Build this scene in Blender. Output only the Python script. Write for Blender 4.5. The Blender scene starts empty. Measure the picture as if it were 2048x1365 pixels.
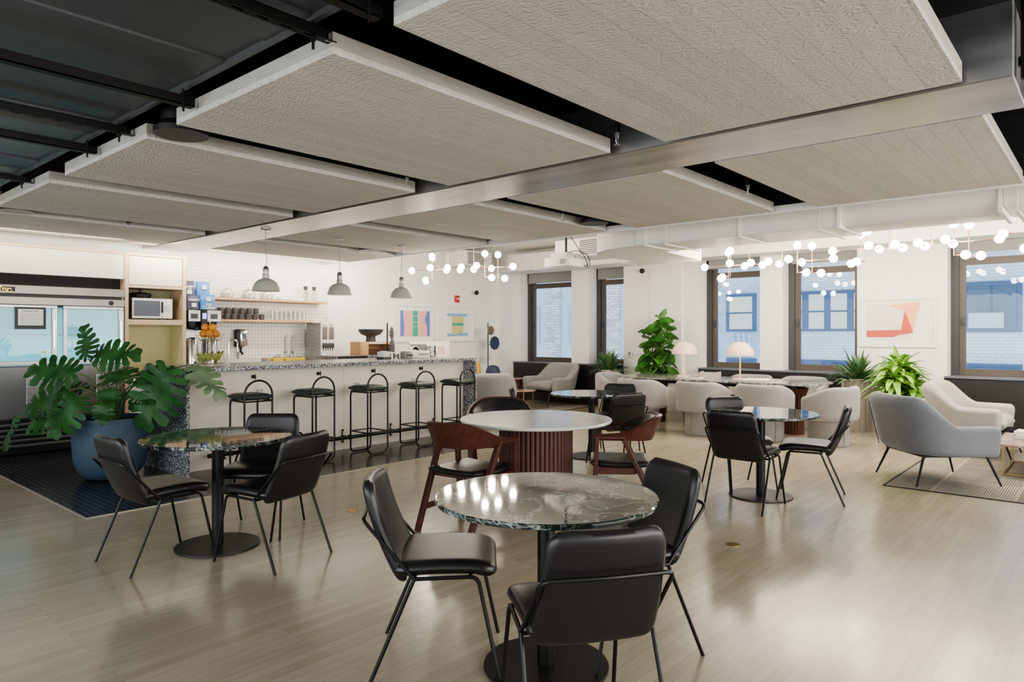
import bpy, bmesh, math, random
from mathutils import Vector, Matrix
random.seed(7)
C = bpy.context.scene.collection
PI = math.pi
R = math.radians

# ------------------------------------------------------------------ materials
def mat(name, col=(.5,.5,.5), rough=.5, metal=0., coat=0., emit=None, es=0., spec=.5, sheen=0., fn=None):
    m = bpy.data.materials.new(name); m.use_nodes = True
    nt = m.node_tree; b = nt.nodes['Principled BSDF']
    b.inputs['Base Color'].default_value = (*col, 1)
    b.inputs['Roughness'].default_value = rough
    b.inputs['Metallic'].default_value = metal
    b.inputs['Coat Weight'].default_value = coat
    b.inputs['Specular IOR Level'].default_value = spec
    b.inputs['Sheen Weight'].default_value = sheen
    if emit:
        b.inputs['Emission Color'].default_value = (*emit, 1); b.inputs['Emission Strength'].default_value = es
    if fn: fn(nt, b)
    return m
def N(nt, t, **kw):
    n = nt.nodes.new(t)
    for k, v in kw.items():
        if k in n.inputs.keys(): n.inputs[k].default_value = v
        else: setattr(n, k, v)
    return n
def L(nt, a, b): nt.links.new(a, b)
def coords(nt, scale=(1,1,1), rot=(0,0,0), loc=(0,0,0)):
    t = N(nt, 'ShaderNodeTexCoord'); m = N(nt, 'ShaderNodeMapping')
    m.inputs['Scale'].default_value = scale; m.inputs['Rotation'].default_value = rot; m.inputs['Location'].default_value = loc
    L(nt, t.outputs['Object'], m.inputs['Vector']); return m.outputs['Vector']
def ramp(nt, fac, stops):
    r = N(nt, 'ShaderNodeValToRGB'); e = r.color_ramp.elements
    while len(e) > 1: e.remove(e[-1])
    e[0].position = stops[0][0]; e[0].color = (*stops[0][1], 1)
    for p, c in stops[1:]:
        x = e.new(p); x.color = (*c, 1)
    L(nt, fac, r.inputs['Fac']); return r.outputs['Color']
def mix(nt, fac, a, b, bt='MIX'):
    m = N(nt, 'ShaderNodeMix', data_type='RGBA', blend_type=bt)
    for s, v in ((0, fac), (6, a), (7, b)):
        if isinstance(v, (int, float)): m.inputs[s].default_value = v
        elif isinstance(v, tuple): m.inputs[s].default_value = (*v, 1)
        else: L(nt, v, m.inputs[s])
    return m.outputs[2]
def bump(nt, b, h, strength=.3, dist=.01):
    n = N(nt, 'ShaderNodeBump'); n.inputs['Strength'].default_value = strength; n.inputs['Distance'].default_value = dist
    L(nt, h, n.inputs['Height']); L(nt, n.outputs['Normal'], b.inputs['Normal'])
def noise(nt, vec, scale=5, detail=3, rough=.5, dist=0):
    n = N(nt, 'ShaderNodeTexNoise'); n.inputs['Scale'].default_value = scale; n.inputs['Detail'].default_value = detail
    n.inputs['Roughness'].default_value = rough; n.inputs['Distortion'].default_value = dist
    L(nt, vec, n.inputs['Vector']); return n.outputs['Fac']
def brick(nt, vec, w, h, mortar, c1, c2, cm, off=.5, bias=0):
    n = N(nt, 'ShaderNodeTexBrick'); n.offset = off
    for k, v in (('Scale', 1), ('Brick Width', w), ('Row Height', h), ('Mortar Size', mortar), ('Bias', bias), ('Mortar Smooth', .1)): n.inputs[k].default_value = v
    n.inputs['Color1'].default_value = (*c1, 1); n.inputs['Color2'].default_value = (*c2, 1); n.inputs['Mortar'].default_value = (*cm, 1)
    L(nt, vec, n.inputs['Vector']); return n

def f_floor(nt, b):
    v = coords(nt)
    br = brick(nt, v, 1.1, .057, .0011, (.41,.352,.262), (.50,.437,.335), (.25,.205,.15), .37)
    n1 = noise(nt, coords(nt, (1,14,1)), 3, 4, .6)
    c = mix(nt, .22, br.outputs['Color'], ramp(nt, n1, [(.3,(.33,.275,.195)),(.7,(.57,.495,.37))]))
    n2 = noise(nt, v, .7, 3)
    c = mix(nt, .6, c, ramp(nt, n2, [(.3,(.84,.83,.80)),(.7,(1.04,1.03,1.0))]), 'MULTIPLY')
    L(nt, c, b.inputs['Base Color'])
    rn = noise(nt, coords(nt,(1,2,1)), 1.2, 3, .5)
    rr = N(nt, 'ShaderNodeMapRange'); rr.inputs['To Min'].default_value = .13; rr.inputs['To Max'].default_value = .30
    L(nt, rn, rr.inputs['Value']); L(nt, rr.outputs[0], b.inputs['Roughness'])
    h = mix(nt, .5, br.outputs['Fac'], mix(nt, .6, n1, noise(nt, v, 5, 2)))
    inv = N(nt,'ShaderNodeInvert'); L(nt, h, inv.inputs['Color'])
    bump(nt, b, inv.outputs['Color'], .05, .003)
def f_tile(nt, b):
    br = brick(nt, coords(nt, rot=(0,0,PI/2)), .30, .052, .0016, (.012,.013,.016), (.02,.021,.025), (.25,.23,.21), .5)
    L(nt, br.outputs['Color'], b.inputs['Base Color'])
    bump(nt, b, br.outputs['Fac'], -.2, .003)
def f_cloud(nt, b):
    v = coords(nt)
    br = brick(nt, v, 1.3, .125, .0022, (.56,.54,.48), (.64,.615,.555), (.40,.385,.34), .41)
    w = noise(nt, coords(nt, (4,60,10)), 1.2, 4, .7, 1.5)
    w2 = noise(nt, coords(nt, (16,5,5)), 2.6, 3, .6, 2.2)
    c = mix(nt, .30, br.outputs['Color'], ramp(nt, w, [(.35,(.44,.425,.385)),(.65,(.74,.71,.645))]))
    L(nt, c, b.inputs['Base Color'])
    ws = N(nt,'ShaderNodeTexWave', wave_type='BANDS', bands_direction='X'); ws.inputs['Scale'].default_value = 11; ws.inputs['Distortion'].default_value = 14; ws.inputs['Detail'].default_value = 3; ws.inputs['Detail Scale'].default_value = 1.3
    L(nt, v, ws.inputs['Vector'])
    h = mix(nt, .5, mix(nt, .5, w2, w), ws.outputs['Fac'])
    h2 = mix(nt, .25, h, br.outputs['Color'])
    bump(nt, b, h2, .55, .014)
def f_terrazzo(nt, b):
    v = coords(nt)
    vo = N(nt, 'ShaderNodeTexVoronoi', feature='F1'); vo.inputs['Scale'].default_value = 125; vo.inputs['Randomness'].default_value = 1
    L(nt, v, vo.inputs['Vector'])
    sp = N(nt, 'ShaderNodeSeparateColor'); L(nt, vo.outputs['Color'], sp.inputs[0])
    c = ramp(nt, sp.outputs[0], [(0,(.035,.04,.055)),(.45,(.05,.055,.075)),(.5,(.12,.13,.15)),(.68,(.30,.31,.33)),(.8,(.62,.62,.62)),(1,(.8,.8,.78))])
    L(nt, c, b.inputs['Base Color'])
def f_marble(dark, mid, vein, sc=2.2, thr=.06):
    def f(nt, b):
        v = coords(nt)
        nz = N(nt, 'ShaderNodeTexNoise'); nz.inputs['Scale'].default_value = 2.2*sc; nz.inputs['Detail'].default_value = 5
        L(nt, v, nz.inputs['Vector'])
        va = N(nt,'ShaderNodeVectorMath', operation='MULTIPLY_ADD'); va.inputs[1].default_value = (.35,.35,.35)
        L(nt, nz.outputs['Color'], va.inputs[0]); L(nt, v, va.inputs[2])
        vo2 = N(nt, 'ShaderNodeTexVoronoi', feature='DISTANCE_TO_EDGE'); vo2.inputs['Scale'].default_value = sc*3.2
        L(nt, va.outputs[0], vo2.inputs['Vector'])
        n2 = noise(nt, v, 3*sc, 4, .6, .6)
        base = ramp(nt, n2, [(.35, dark), (.7, mid)])
        n5 = noise(nt, v, 1.1*sc, 7, .62, 1.6); n6 = noise(nt, v, 2.6*sc, 7, .65, 2.5)
        v1 = ramp(nt, n5, [(.5-thr*.35,(0,0,0)),(.5-thr*.08,(.35,.35,.35)),(.5,(1,1,1)),(.5+thr*.10,(.25,.25,.25)),(.5+thr*.5,(0,0,0))])
        v2 = ramp(nt, n6, [(.5-thr*.22,(0,0,0)),(.5,(.7,.7,.7)),(.5+thr*.22,(0,0,0))])
        v3 = ramp(nt, vo2.outputs['Distance'], [(0,(.8,.8,.8)),(thr*.5,(0,0,0))])
        m2 = ramp(nt, noise(nt, v, 1.7*sc, 2), [(.48,(0,0,0)),(.6,(1,1,1))]); m3 = ramp(nt, noise(nt, v, 2.9*sc, 3), [(.52,(0,0,0)),(.62,(1,1,1))])
        vv = mix(nt, 1., mix(nt, 1., v1, mix(nt, 1., v2, m2, 'MULTIPLY'), 'ADD'), mix(nt, 1., v3, m3, 'MULTIPLY'), 'ADD')
        g = N(nt,'ShaderNodeRGBToBW'); L(nt, vv, g.inputs[0])
        L(nt, mix(nt, g.outputs[0], base, vein), b.inputs['Base Color'])
    return f
def f_wood(c1, c2, axis=(1,12,12), sc=3):
    def f(nt, b):
        n = noise(nt, coords(nt, axis), sc, 5, .6, .8)
        L(nt, ramp(nt, n, [(.3, c1), (.7, c2)]), b.inputs['Base Color'])
        bump(nt, b, n, .08, .003)
    return f
def f_fabric(c1, c2, sc=260):
    def f(nt, b):
        v = coords(nt)
        n = noise(nt, v, sc, 2, .7); n2 = noise(nt, v, 9, 3)
        c = ramp(nt, n, [(.35, c1), (.65, c2)])
        L(nt, mix(nt, .25, c, ramp(nt, n2, [(.3,(.8,.8,.8)),(.7,(1.1,1.1,1.1))]), 'MULTIPLY'), b.inputs['Base Color'])
        bump(nt, b, n, .25, .002)
    return f
def f_leather(nt, b):
    n = noise(nt, coords(nt), 420, 2, .6); bump(nt, b, n, .12, .001)
def f_steel(ax):
    def f(nt, b):
        n = noise(nt, coords(nt, ax), 6, 4, .6)
        rr = N(nt, 'ShaderNodeMapRange'); rr.inputs['To Min'].default_value = .22; rr.inputs['To Max'].default_value = .42
        L(nt, n, rr.inputs['Value']); L(nt, rr.outputs[0], b.inputs['Roughness'])
        c = ramp(nt, n, [(.3,(.36,.36,.36)),(.7,(.56,.55,.54))]); L(nt, c, b.inputs['Base Color'])
    return f
def f_grid(nt, b):   # wall mosaic, 50 mm squares, in the xz plane
    t = N(nt, 'ShaderNodeTexCoord'); s = N(nt,'ShaderNodeSeparateXYZ'); c = N(nt,'ShaderNodeCombineXYZ')
    L(nt, t.outputs['Object'], s.inputs[0]); L(nt, s.outputs[0], c.inputs[0]); L(nt, s.outputs[2], c.inputs[1])
    br = brick(nt, c.outputs[0], .055, .055, .0022, (.84,.82,.755), (.80,.775,.71), (.40,.36,.29), 0)
    L(nt, br.outputs['Color'], b.inputs['Base Color'])
def f_brickwall(c1, c2, cm, w=.3, h=.1, m=.008, plane='yz'):
    def f(nt, b):
        t = N(nt, 'ShaderNodeTexCoord'); s = N(nt,'ShaderNodeSeparateXYZ'); c = N(nt,'ShaderNodeCombineXYZ')
        L(nt, t.outputs['Object'], s.inputs[0]); L(nt, s.outputs[1 if plane == 'yz' else 0], c.inputs[0]); L(nt, s.outputs[2], c.inputs[1])
        br = brick(nt, c.outputs[0], w, h, m, c1, c2, cm, .5)
        L(nt, br.outputs['Color'], b.inputs['Base Color'])
    return f
def f_rug(nt, b):
    w = N(nt,'ShaderNodeTexWave', wave_type='BANDS', bands_direction='Y'); w.inputs['Scale'].default_value = 16; w.inputs['Distortion'].default_value = .6; w.inputs['Detail'].default_value = 1
    L(nt, coords(nt), w.inputs['Vector'])
    n = noise(nt, coords(nt), 150, 2)
    br = brick(nt, coords(nt), .9, .62, .012, (.62,.62,.62), (1.1,1.1,1.1), (1.5,1.4,1.2), 0)
    n3 = noise(nt, coords(nt, (1,3,1)), 1.6, 2)
    c = mix(nt, ramp(nt, n3, [(.4,(0,0,0)),(.6,(1,1,1))]), ramp(nt, n, [(.3,(.16,.14,.115)),(.7,(.33,.30,.25))]), ramp(nt, w.outputs['Fac'], [(.3,(.12,.105,.09)),(.7,(.48,.44,.36))]))
    c = mix(nt, .8, c, br.outputs['Color'], 'MULTIPLY')
    L(nt, c, b.inputs['Base Color']); bump(nt, b, w.outputs['Fac'], .3, .004)
def f_leaf(c1, c2, sc=7):
    def f(nt, b):
        n = noise(nt, coords(nt), sc, 3, .6)
        L(nt, ramp(nt, n, [(.3, c1), (.7, c2)]), b.inputs['Base Color'])
        b.inputs['Subsurface Weight'].default_value = 0
    return f
def glassmat(name, tint=(1,1,1), refl=.10, rough=0.):
    m = bpy.data.materials.new(name); m.use_nodes = True; nt = m.node_tree
    for n in list(nt.nodes): nt.nodes.remove(n)
    o = N(nt,'ShaderNodeOutputMaterial'); t = N(nt,'ShaderNodeBsdfTransparent'); t.inputs[0].default_value = (*tint,1)
    g = N(nt,'ShaderNodeBsdfGlossy'); g.inputs['Roughness'].default_value = rough
    lw = N(nt,'ShaderNodeLayerWeight'); lw.inputs['Blend'].default_value = .5
    mr = N(nt,'ShaderNodeMapRange'); mr.inputs['To Min'].default_value = refl*.5; mr.inputs['To Max'].default_value = min(1,refl*4); L(nt, lw.outputs['Facing'], mr.inputs['Value'])
    mx = N(nt,'ShaderNodeMixShader'); L(nt, mr.outputs[0], mx.inputs[0]); L(nt, t.outputs[0], mx.inputs[1]); L(nt, g.outputs[0], mx.inputs[2]); L(nt, mx.outputs[0], o.inputs[0])
    return m

M = dict(
 floor=mat('floor wood', fn=f_floor, spec=.7), tile=mat('floor tile', rough=.22, fn=f_tile),
 wall=mat('wall paint', (.86,.835,.785), .8), white=mat('white paint', (.86,.85,.81), .6), black_ceil=mat('ceiling black', (.008,.008,.009), .8),
 cloud=mat('limed plank', rough=.75, fn=f_cloud), cloud_edge=mat('cloud edge', (.60,.58,.52), .7, fn=f_wood((.38,.36,.31),(.48,.455,.40),(2,2,12),3)),
 beam=mat('beam steel', (.5,.5,.5), .3, .9, fn=f_steel((1.2,.15,1))), duct=mat('duct metal', (.15,.155,.16), .42, .6), duct_white=mat('duct white', (.80,.79,.75), .5),
 strut=mat('strut', (.018,.017,.016), .45, .6), terrazzo=mat('terrazzo', rough=.25, fn=f_terrazzo),
 cream=mat('cream laminate', (.76,.71,.61), .5), ply=mat('ply edge', rough=.5, fn=f_wood((.60,.43,.27),(.70,.53,.36))),
 ply2=mat('oak shelf', rough=.5, fn=f_wood((.52,.30,.14),(.64,.40,.21))), yellow=mat('niche paint', (.66,.62,.36), .6),
 gtile=mat('mosaic', rough=.3, fn=f_grid), leather=mat('black leather', (.016,.0145,.0145), .36, fn=f_leather, spec=.6), blackm=mat('black metal', (.012,.012,.012), .38, .3),
 basem=mat('base metal', (.035,.033,.032), .42, .7), green=mat('green leather', (.030,.045,.040), .42, fn=f_leather),
 walnut=mat('red walnut', rough=.38, fn=f_wood((.05,.014,.009),(.10,.030,.019),(2,2,14),4)), walnut_h=mat('red walnut flat', rough=.38, fn=f_wood((.052,.015,.010),(.105,.032,.020),(6,6,6),4)),
 fluted=mat('walnut rods', (.14,.045,.028), .4, fn=f_wood((.07,.021,.013),(.13,.042,.028),(12,12,1),4)),
 dmarble=mat('green marble', rough=.05, spec=1., fn=f_marble((.008,.016,.015),(.035,.052,.047),(.50,.57,.53))),
 lmarble=mat('grey marble', rough=.12, fn=f_marble((.10,.10,.09),(.30,.29,.27),(.72,.70,.66),3,.09)),
 pmarble=mat('pink marble', rough=.15, fn=f_marble((.28,.17,.13),(.48,.33,.26),(.66,.55,.47),3)),
 wmarble=mat('white marble', rough=.22, fn=f_marble((.60,.59,.55),(.70,.69,.65),(.52,.51,.48),1.5,.04)),
 fabric=mat('grey wool', rough=.9, sheen=.3, fn=f_fabric((.21,.205,.20),(.36,.35,.335))), fabric_b=mat('grey boucle', rough=.9, sheen=.3, fn=f_fabric((.25,.238,.225),(.40,.382,.36))),
 fabric_shaded=mat('grey wool shaded', rough=.9, sheen=.3, fn=f_fabric((.12,.13,.15),(.25,.26,.285))), fabric_lit=mat('grey wool lit', rough=.9, sheen=.2, fn=f_fabric((.33,.315,.285),(.48,.46,.42))),  # one grey wool: shade coloured into the dark copy, light into the pale
 frame=mat('window bronze', (.11,.088,.072), .5, .2), framed=mat('window dark', (.065,.065,.07), .5, .2), sill=mat('sill black', (.022,.020,.021), .45), sillt=mat('sill top', (.14,.15,.17), .35),
 shade=mat('roller shade', (.30,.29,.28), .8), glass=glassmat('pane', (.90,.95,1.0), .10), fglass=glassmat('fridge glass', (.80,.93,.96), .07), cglass=glassmat('clear glass', (.93,.94,.93), .10),
 steel=mat('stainless', rough=.3, metal=1, fn=f_steel((.3,1,9))), steel_f=mat('stainless header', (.27,.25,.22), .33, .9), steel_v=mat('stainless dark', (.25,.25,.25), .38, .9), chrome=mat('chrome', (.75,.75,.74), .12, 1), zinc=mat('zinc', (.35,.35,.34), .3, .9),
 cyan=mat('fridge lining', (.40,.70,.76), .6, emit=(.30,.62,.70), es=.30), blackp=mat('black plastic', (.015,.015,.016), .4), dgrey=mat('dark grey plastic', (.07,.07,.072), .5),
 paper=mat('paper', (.80,.79,.75), .7), gold=mat('gold badge', (.75,.52,.16), .3, .8), brass=mat('brass', (.55,.38,.16), .3, .9), copper=mat('copper', (.50,.26,.17), .35, .9),
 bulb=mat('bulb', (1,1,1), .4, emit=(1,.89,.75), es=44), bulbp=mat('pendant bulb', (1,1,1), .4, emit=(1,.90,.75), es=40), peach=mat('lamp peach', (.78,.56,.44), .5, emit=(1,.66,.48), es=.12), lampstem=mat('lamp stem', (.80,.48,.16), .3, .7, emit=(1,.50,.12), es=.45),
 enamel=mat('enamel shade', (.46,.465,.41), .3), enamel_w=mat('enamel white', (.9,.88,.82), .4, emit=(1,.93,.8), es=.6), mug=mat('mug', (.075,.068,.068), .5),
 navy=mat('navy', (.035,.045,.095), .6), navybag=mat('bag navy', (.075,.075,.125), .45), bluebag=mat('bag blue', (.09,.25,.56), .4), bluepot=mat('pot blue', (.055,.095,.14), .55),
 fpot=mat('stone planter', (.44,.40,.345), .7), soil=mat('soil', (.035,.025,.018), .95, fn=f_fabric((.02,.015,.01),(.06,.045,.03),60)),
 leafm=mat('monstera leaf', rough=.48, spec=.35, fn=f_leaf((.012,.055,.014),(.04,.14,.032))), leafm2=mat('pale leaf', rough=.4, fn=f_leaf((.10,.17,.09),(.20,.29,.16))), stemg=mat('green stem', (.10,.17,.055), .5),
 leaff=mat('fiddle leaf', rough=.35, fn=f_leaf((.05,.19,.04),(.15,.36,.08))), leafd=mat('dracaena leaf', rough=.4, fn=f_leaf((.14,.36,.05),(.40,.62,.14))), leafs=mat('grass leaf', rough=.4, fn=f_leaf((.05,.14,.06),(.18,.30,.12),20)), trunk=mat('trunk', (.12,.08,.05), .8),
 orange=mat('orange peel', (.75,.30,.05), .5), banana=mat('green banana', (.42,.44,.13), .5), appl=mat('green apple', (.36,.42,.10), .4), red=mat('red', (.50,.035,.03), .4),
 rug=mat('rug', rough=.95, fn=f_rug), rugedge=mat('rug edge', (.03,.028,.025), .9),
 a_blue=mat('art blue', (.14,.20,.55), .6), a_blue2=mat('art pale blue', (.20,.42,.70), .6), a_pink=mat('art pink', (.80,.50,.43), .6), a_green=mat('art green', (.07,.36,.28), .6), a_yel=mat('art yellow', (.65,.58,.22), .6),
 a_or=mat('art orange', (.90,.42,.24), .6), a_red=mat('art rust', (.55,.10,.06), .6), a_bei=mat('art beige', (.74,.68,.60), .6), a_line=mat('art line', (.86,.30,.22), .6), mw=mat('microwave window', (.10,.115,.14), .35), lcd=mat('lcd', (.1,.2,.8), .4, emit=(.35,.45,1), es=1.0),
 ybox=mat('yellow box', (.75,.50,.05), .5), wicker=mat('gold wire', (.55,.50,.28), .3, .8), mustard=mat('mustard', (.55,.28,.05), .7), dusty=mat('dusty rose', (.36,.20,.18), .7),
 b_brick=mat('pale facade brick', rough=.9, fn=f_brickwall((.68,.80,.92),(.76,.86,.95),(.42,.55,.72),.20,.068,.006)), b_brick2=mat('brown facade brick', rough=.9, fn=f_brickwall((.50,.52,.56),(.86,.88,.90),(.36,.40,.46),.22,.078,.010)),
 b_stone=mat('facade stone', (.52,.67,.86), .9), b_frame=mat('facade window frame', (.10,.17,.33), .7), b_pane=mat('facade pane', (.60,.62,.58), .4, emit=(.85,.9,.85), es=.18), b_paned=mat('facade pane dark', (.10,.17,.28), .15), b_white=mat('facade screen', (.62,.66,.85), .5),
 disc_b=mat('disc gold', (.26,.20,.14), .35, .7), disc_g=mat('disc grey', (.30,.29,.28), .6), disc_w=mat('disc white', (.8,.78,.74), .6),
)

# ------------------------------------------------------------------ mesh helpers
class MB:
    def __init__(s): s.b = bmesh.new()
    def box(s, x0, y0, z0, x1, y1, z1, bev=0, seg=2, mtx=None):
        r = bmesh.ops.create_cube(s.b, size=1); vs = r['verts']
        bmesh.ops.scale(s.b, vec=(abs(x1-x0), abs(y1-y0), abs(z1-z0)), verts=vs)
        bmesh.ops.translate(s.b, vec=((x0+x1)/2, (y0+y1)/2, (z0+z1)/2), verts=vs)
        if bev:
            es = list({e for v in vs for e in v.link_edges})
            o = bmesh.ops.bevel(s.b, geom=es, offset=bev, segments=seg, profile=.5, affect='EDGES', clamp_overlap=True)
            vs = list({v for v in o['verts']} | {v for v in vs if v.is_valid})
        if mtx: bmesh.ops.transform(s.b, matrix=mtx, verts=vs)
        return s
    def beam(s, p, q, w, h, up=(0,0,1)):       # square bar between two points
        p, q = Vector(p), Vector(q); d = q-p; l = d.length; d.normalize()
        u = Vector(up); 
        if abs(d.dot(u)) > .95: u = Vector((1,0,0))
        x = d.cross(u).normalized(); y = x.cross(d).normalized()
        m = Matrix((( x.x, y.x, d.x, p.x),(x.y, y.y, d.y, p.y),(x.z, y.z, d.z, p.z),(0,0,0,1)))
        return s.box(-w/2, -h/2, 0, w/2, h/2, l, min(w,h)*.12, 1, m)
    def tube(s, pts, r, n=8, r2=None, closed=False, fillet=0):
        pts = [Vector(p) for p in pts]
        if fillet: pts = fil(pts, fillet, closed)
        m = len(pts); rings = []; prev = None
        for i, p in enumerate(pts):
            if closed: d = pts[(i+1) % m]-pts[i-1]
            else: d = pts[min(i+1, m-1)]-pts[max(i-1, 0)]
            d.normalize()
            if prev is None:
                a = Vector((0,0,1)) if abs(d.z) < .9 else Vector((1,0,0)); x = d.cross(a).normalized()
            else: x = (prev-d*prev.dot(d)).normalized()
            prev = x; y = d.cross(x)
            rr = r if r2 is None else r+(r2-r)*i/(m-1)
            rings.append([s.b.verts.new(p+x*math.cos(2*PI*k/n)*rr+y*math.sin(2*PI*k/n)*rr) for k in range(n)])
        for i in range(m if closed else m-1):
            A, B = rings[i], rings[(i+1) % m]
            for k in range(n): s.b.faces.new((A[k], A[(k+1) % n], B[(k+1) % n], B[k]))
        if not closed:
            s.b.faces.new(rings[0][::-1]); s.b.faces.new(rings[-1])
        return s
    def lathe(s, prof, n=32, c=(0,0,0), flute=None):  # prof: [(r,z)...]
        rings = []
        for r, z in prof:
            if r < 1e-5: rings.append([s.b.verts.new((c[0], c[1], c[2]+z))]); continue
            ring = []
            for k in range(n):
                f = flute(k, n) if flute else 1
                ring.append(s.b.verts.new((c[0]+r*f*math.cos(2*PI*k/n), c[1]+r*f*math.sin(2*PI*k/n), c[2]+z)))
            rings.append(ring)
        for A, B in zip(rings, rings[1:]):
            for k in range(n):
                k2 = (k+1) % n
                if len(A) == 1 and len(B) == 1: continue
                if len(A) == 1: s.b.faces.new((A[0], B[k2], B[k]))
                elif len(B) == 1: s.b.faces.new((A[k], A[k2], B[0]))
                else: s.b.faces.new((A[k], A[k2], B[k2], B[k]))
        if len(rings[0]) > 1: s.b.faces.new(rings[0][::-1])
        if len(rings[-1]) > 1: s.b.faces.new(rings[-1])
        return s
    def cyl(s, x, y, z0, z1, r, n=24, r2=None): return s.lathe([(r, z0), (r if r2 is None else r2, z1)], n, (x, y, 0))
    def sphere(s, c, r, n=16, m=10, sz=1):
        return s.lathe([(r*math.sin(PI*i/m), -r*sz*math.cos(PI*i/m)) for i in range(m+1)], n, c)
    def prism(s, poly, z0, z1, mtx=None):
        a = [s.b.verts.new((x, y, z0)) for x, y in poly]; t = [s.b.verts.new((x, y, z1)) for x, y in poly]
        n = len(poly)
        s.b.faces.new(a[::-1]); s.b.faces.new(t)
        for i in range(n): s.b.faces.new((a[i], a[(i+1) % n], t[(i+1) % n], t[i]))
        if mtx: bmesh.ops.transform(s.b, matrix=mtx, verts=a+t)
        return s
    def quad(s, *p):
        s.b.faces.new([s.b.verts.new(q) for q in p]); return s
    def surf(s, f, nu, nv, th, closed_u=False):
        """padded sheet: f(u,v)->Vector on the mid surface (u,v in 0..1), th(u,v)->thickness"""
        ez = lambda t: t+(.5-.5*math.cos(PI*t)-t)*.85
        U = [ez(i/nu) for i in range(nu+1)]; Vv = [ez(j/nv) for j in range(nv+1)]
        P = [[Vector(f(U[i], Vv[j])) for j in range(nv+1)] for i in range(nu+1)]
        def nrm(i, j):
            a = P[min(i+1,nu)][j]-P[max(i-1,0)][j]; b_ = P[i][min(j+1,nv)]-P[i][max(j-1,0)]
            n = a.cross(b_); return n.normalized() if n.length > 1e-9 else Vector((0,0,0))
        F = []; B = []
        for i in range(nu+1):
            fr = []; br = []
            for j in range(nv+1):
                t = th(U[i], Vv[j])/2; n = nrm(i, j)
                if t < 1e-5:
                    v = s.b.verts.new(P[i][j]); fr.append(v); br.append(v)
                else: fr.append(s.b.verts.new(P[i][j]+n*t)); br.append(s.b.verts.new(P[i][j]-n*t))
            F.append(fr); B.append(br)
        def face(*v):
            w = []
            for x in v:
                if x not in w: w.append(x)
            if len(w) > 2:
                try: s.b.faces.new(w)
                except ValueError: pass
        for i in range(nu):
            for j in range(nv):
                face(F[i][j], F[i+1][j], F[i+1][j+1], F[i][j+1]); face(B[i][j], B[i][j+1], B[i+1][j+1], B[i+1][j])
        for i in range(nu):
            for j in (0, nv): face(F[i][j], B[i][j], B[i+1][j], F[i+1][j])
        for j in range(nv):
            for i in (0, nu): face(F[i][j], F[i][j+1], B[i][j+1], B[i][j])
        return s
def fil(pts, r, closed=False, n=5):
    out = []; m = len(pts)
    for i, p in enumerate(pts):
        if not closed and i in (0, m-1): out.append(p); continue
        a = pts[i-1]; b = pts[(i+1) % m]
        da = (a-p); db = (b-p); rr = min(r, da.length*.49, db.length*.49)
        A = p+da.normalized()*rr; B = p+db.normalized()*rr
        for k in range(n+1):
            t = k/n; out.append(A*(1-t)**2+p*2*t*(1-t)+B*t*t)
    return out
def obj(name, mb, m, parent=None, loc=(0,0,0), rot=(0,0,0), smooth=35, **props):
    bm = mb.b; bmesh.ops.remove_doubles(bm, verts=bm.verts, dist=1e-5); bmesh.ops.recalc_face_normals(bm, faces=bm.faces)
    me = bpy.data.meshes.new(name); bm.to_mesh(me); bm.free()
    if isinstance(m, str): m = M[m]
    me.materials.append(m)
    if smooth:
        for p in me.polygons: p.use_smooth = True
        me.set_sharp_from_angle(angle=R(smooth))
    o = bpy.data.objects.new(name, me); C.objects.link(o); o.location = loc; o.rotation_euler = rot
    if parent: o.parent = parent
    for k, v in props.items(): o[k] = v
    return o
def thing(name, label, cat, loc=(0,0,0), rz=0, group=None):
    o = bpy.data.objects.new(name, None); C.objects.link(o); o.empty_display_size = .1
    o.location = loc; o.rotation_euler = (0,0,rz); o['label'] = label; o['category'] = cat
    if group: o['group'] = group
    return o
def tag(o, label, cat, group=None):
    o['label'] = label; o['category'] = cat
    if group: o['group'] = group
    return o
def dup(root, loc, rz, label, group=None):
    r = root.copy(); C.objects.link(r); r.location = loc; r.rotation_euler = (0,0,rz); r['label'] = label
    if group: r['group'] = group
    for ch in list(root.children):
        c = ch.copy(); C.objects.link(c); c.parent = r
        for g in list(ch.children):
            d = g.copy(); C.objects.link(d); d.parent = c
    return r
def struct(name, mb, m, **k):
    o = obj(name, mb, m, **k); o['kind'] = 'structure'; return o
def text(body, size, m, parent, loc, rot=(PI/2,0,0), name='lettering', ext=.0008, bold=0):
    cu = bpy.data.curves.new('t', 'FONT'); cu.body = body; cu.size = size; cu.align_x = 'CENTER'; cu.align_y = 'CENTER'; cu.extrude = ext; cu.offset = bold
    t = bpy.data.objects.new('t', cu); C.objects.link(t); bpy.context.view_layer.update()
    me = bpy.data.meshes.new_from_object(t); bpy.data.objects.remove(t); me.materials.append(M[m])
    o = bpy.data.objects.new(name, me); C.objects.link(o); o.parent = parent; o.location = loc; o.rotation_euler = rot
    return o
def sstep(a, b, x):
    t = max(0, min(1, (x-a)/(b-a))); return t*t*(3-2*t)
def edge_round(t, e):    # 0 at borders, 1 inside, circular profile
    d = min(t, 1-t)/e
    return 1 if d >= 1 else math.sqrt(max(0, 1-(1-d)**2))

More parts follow.
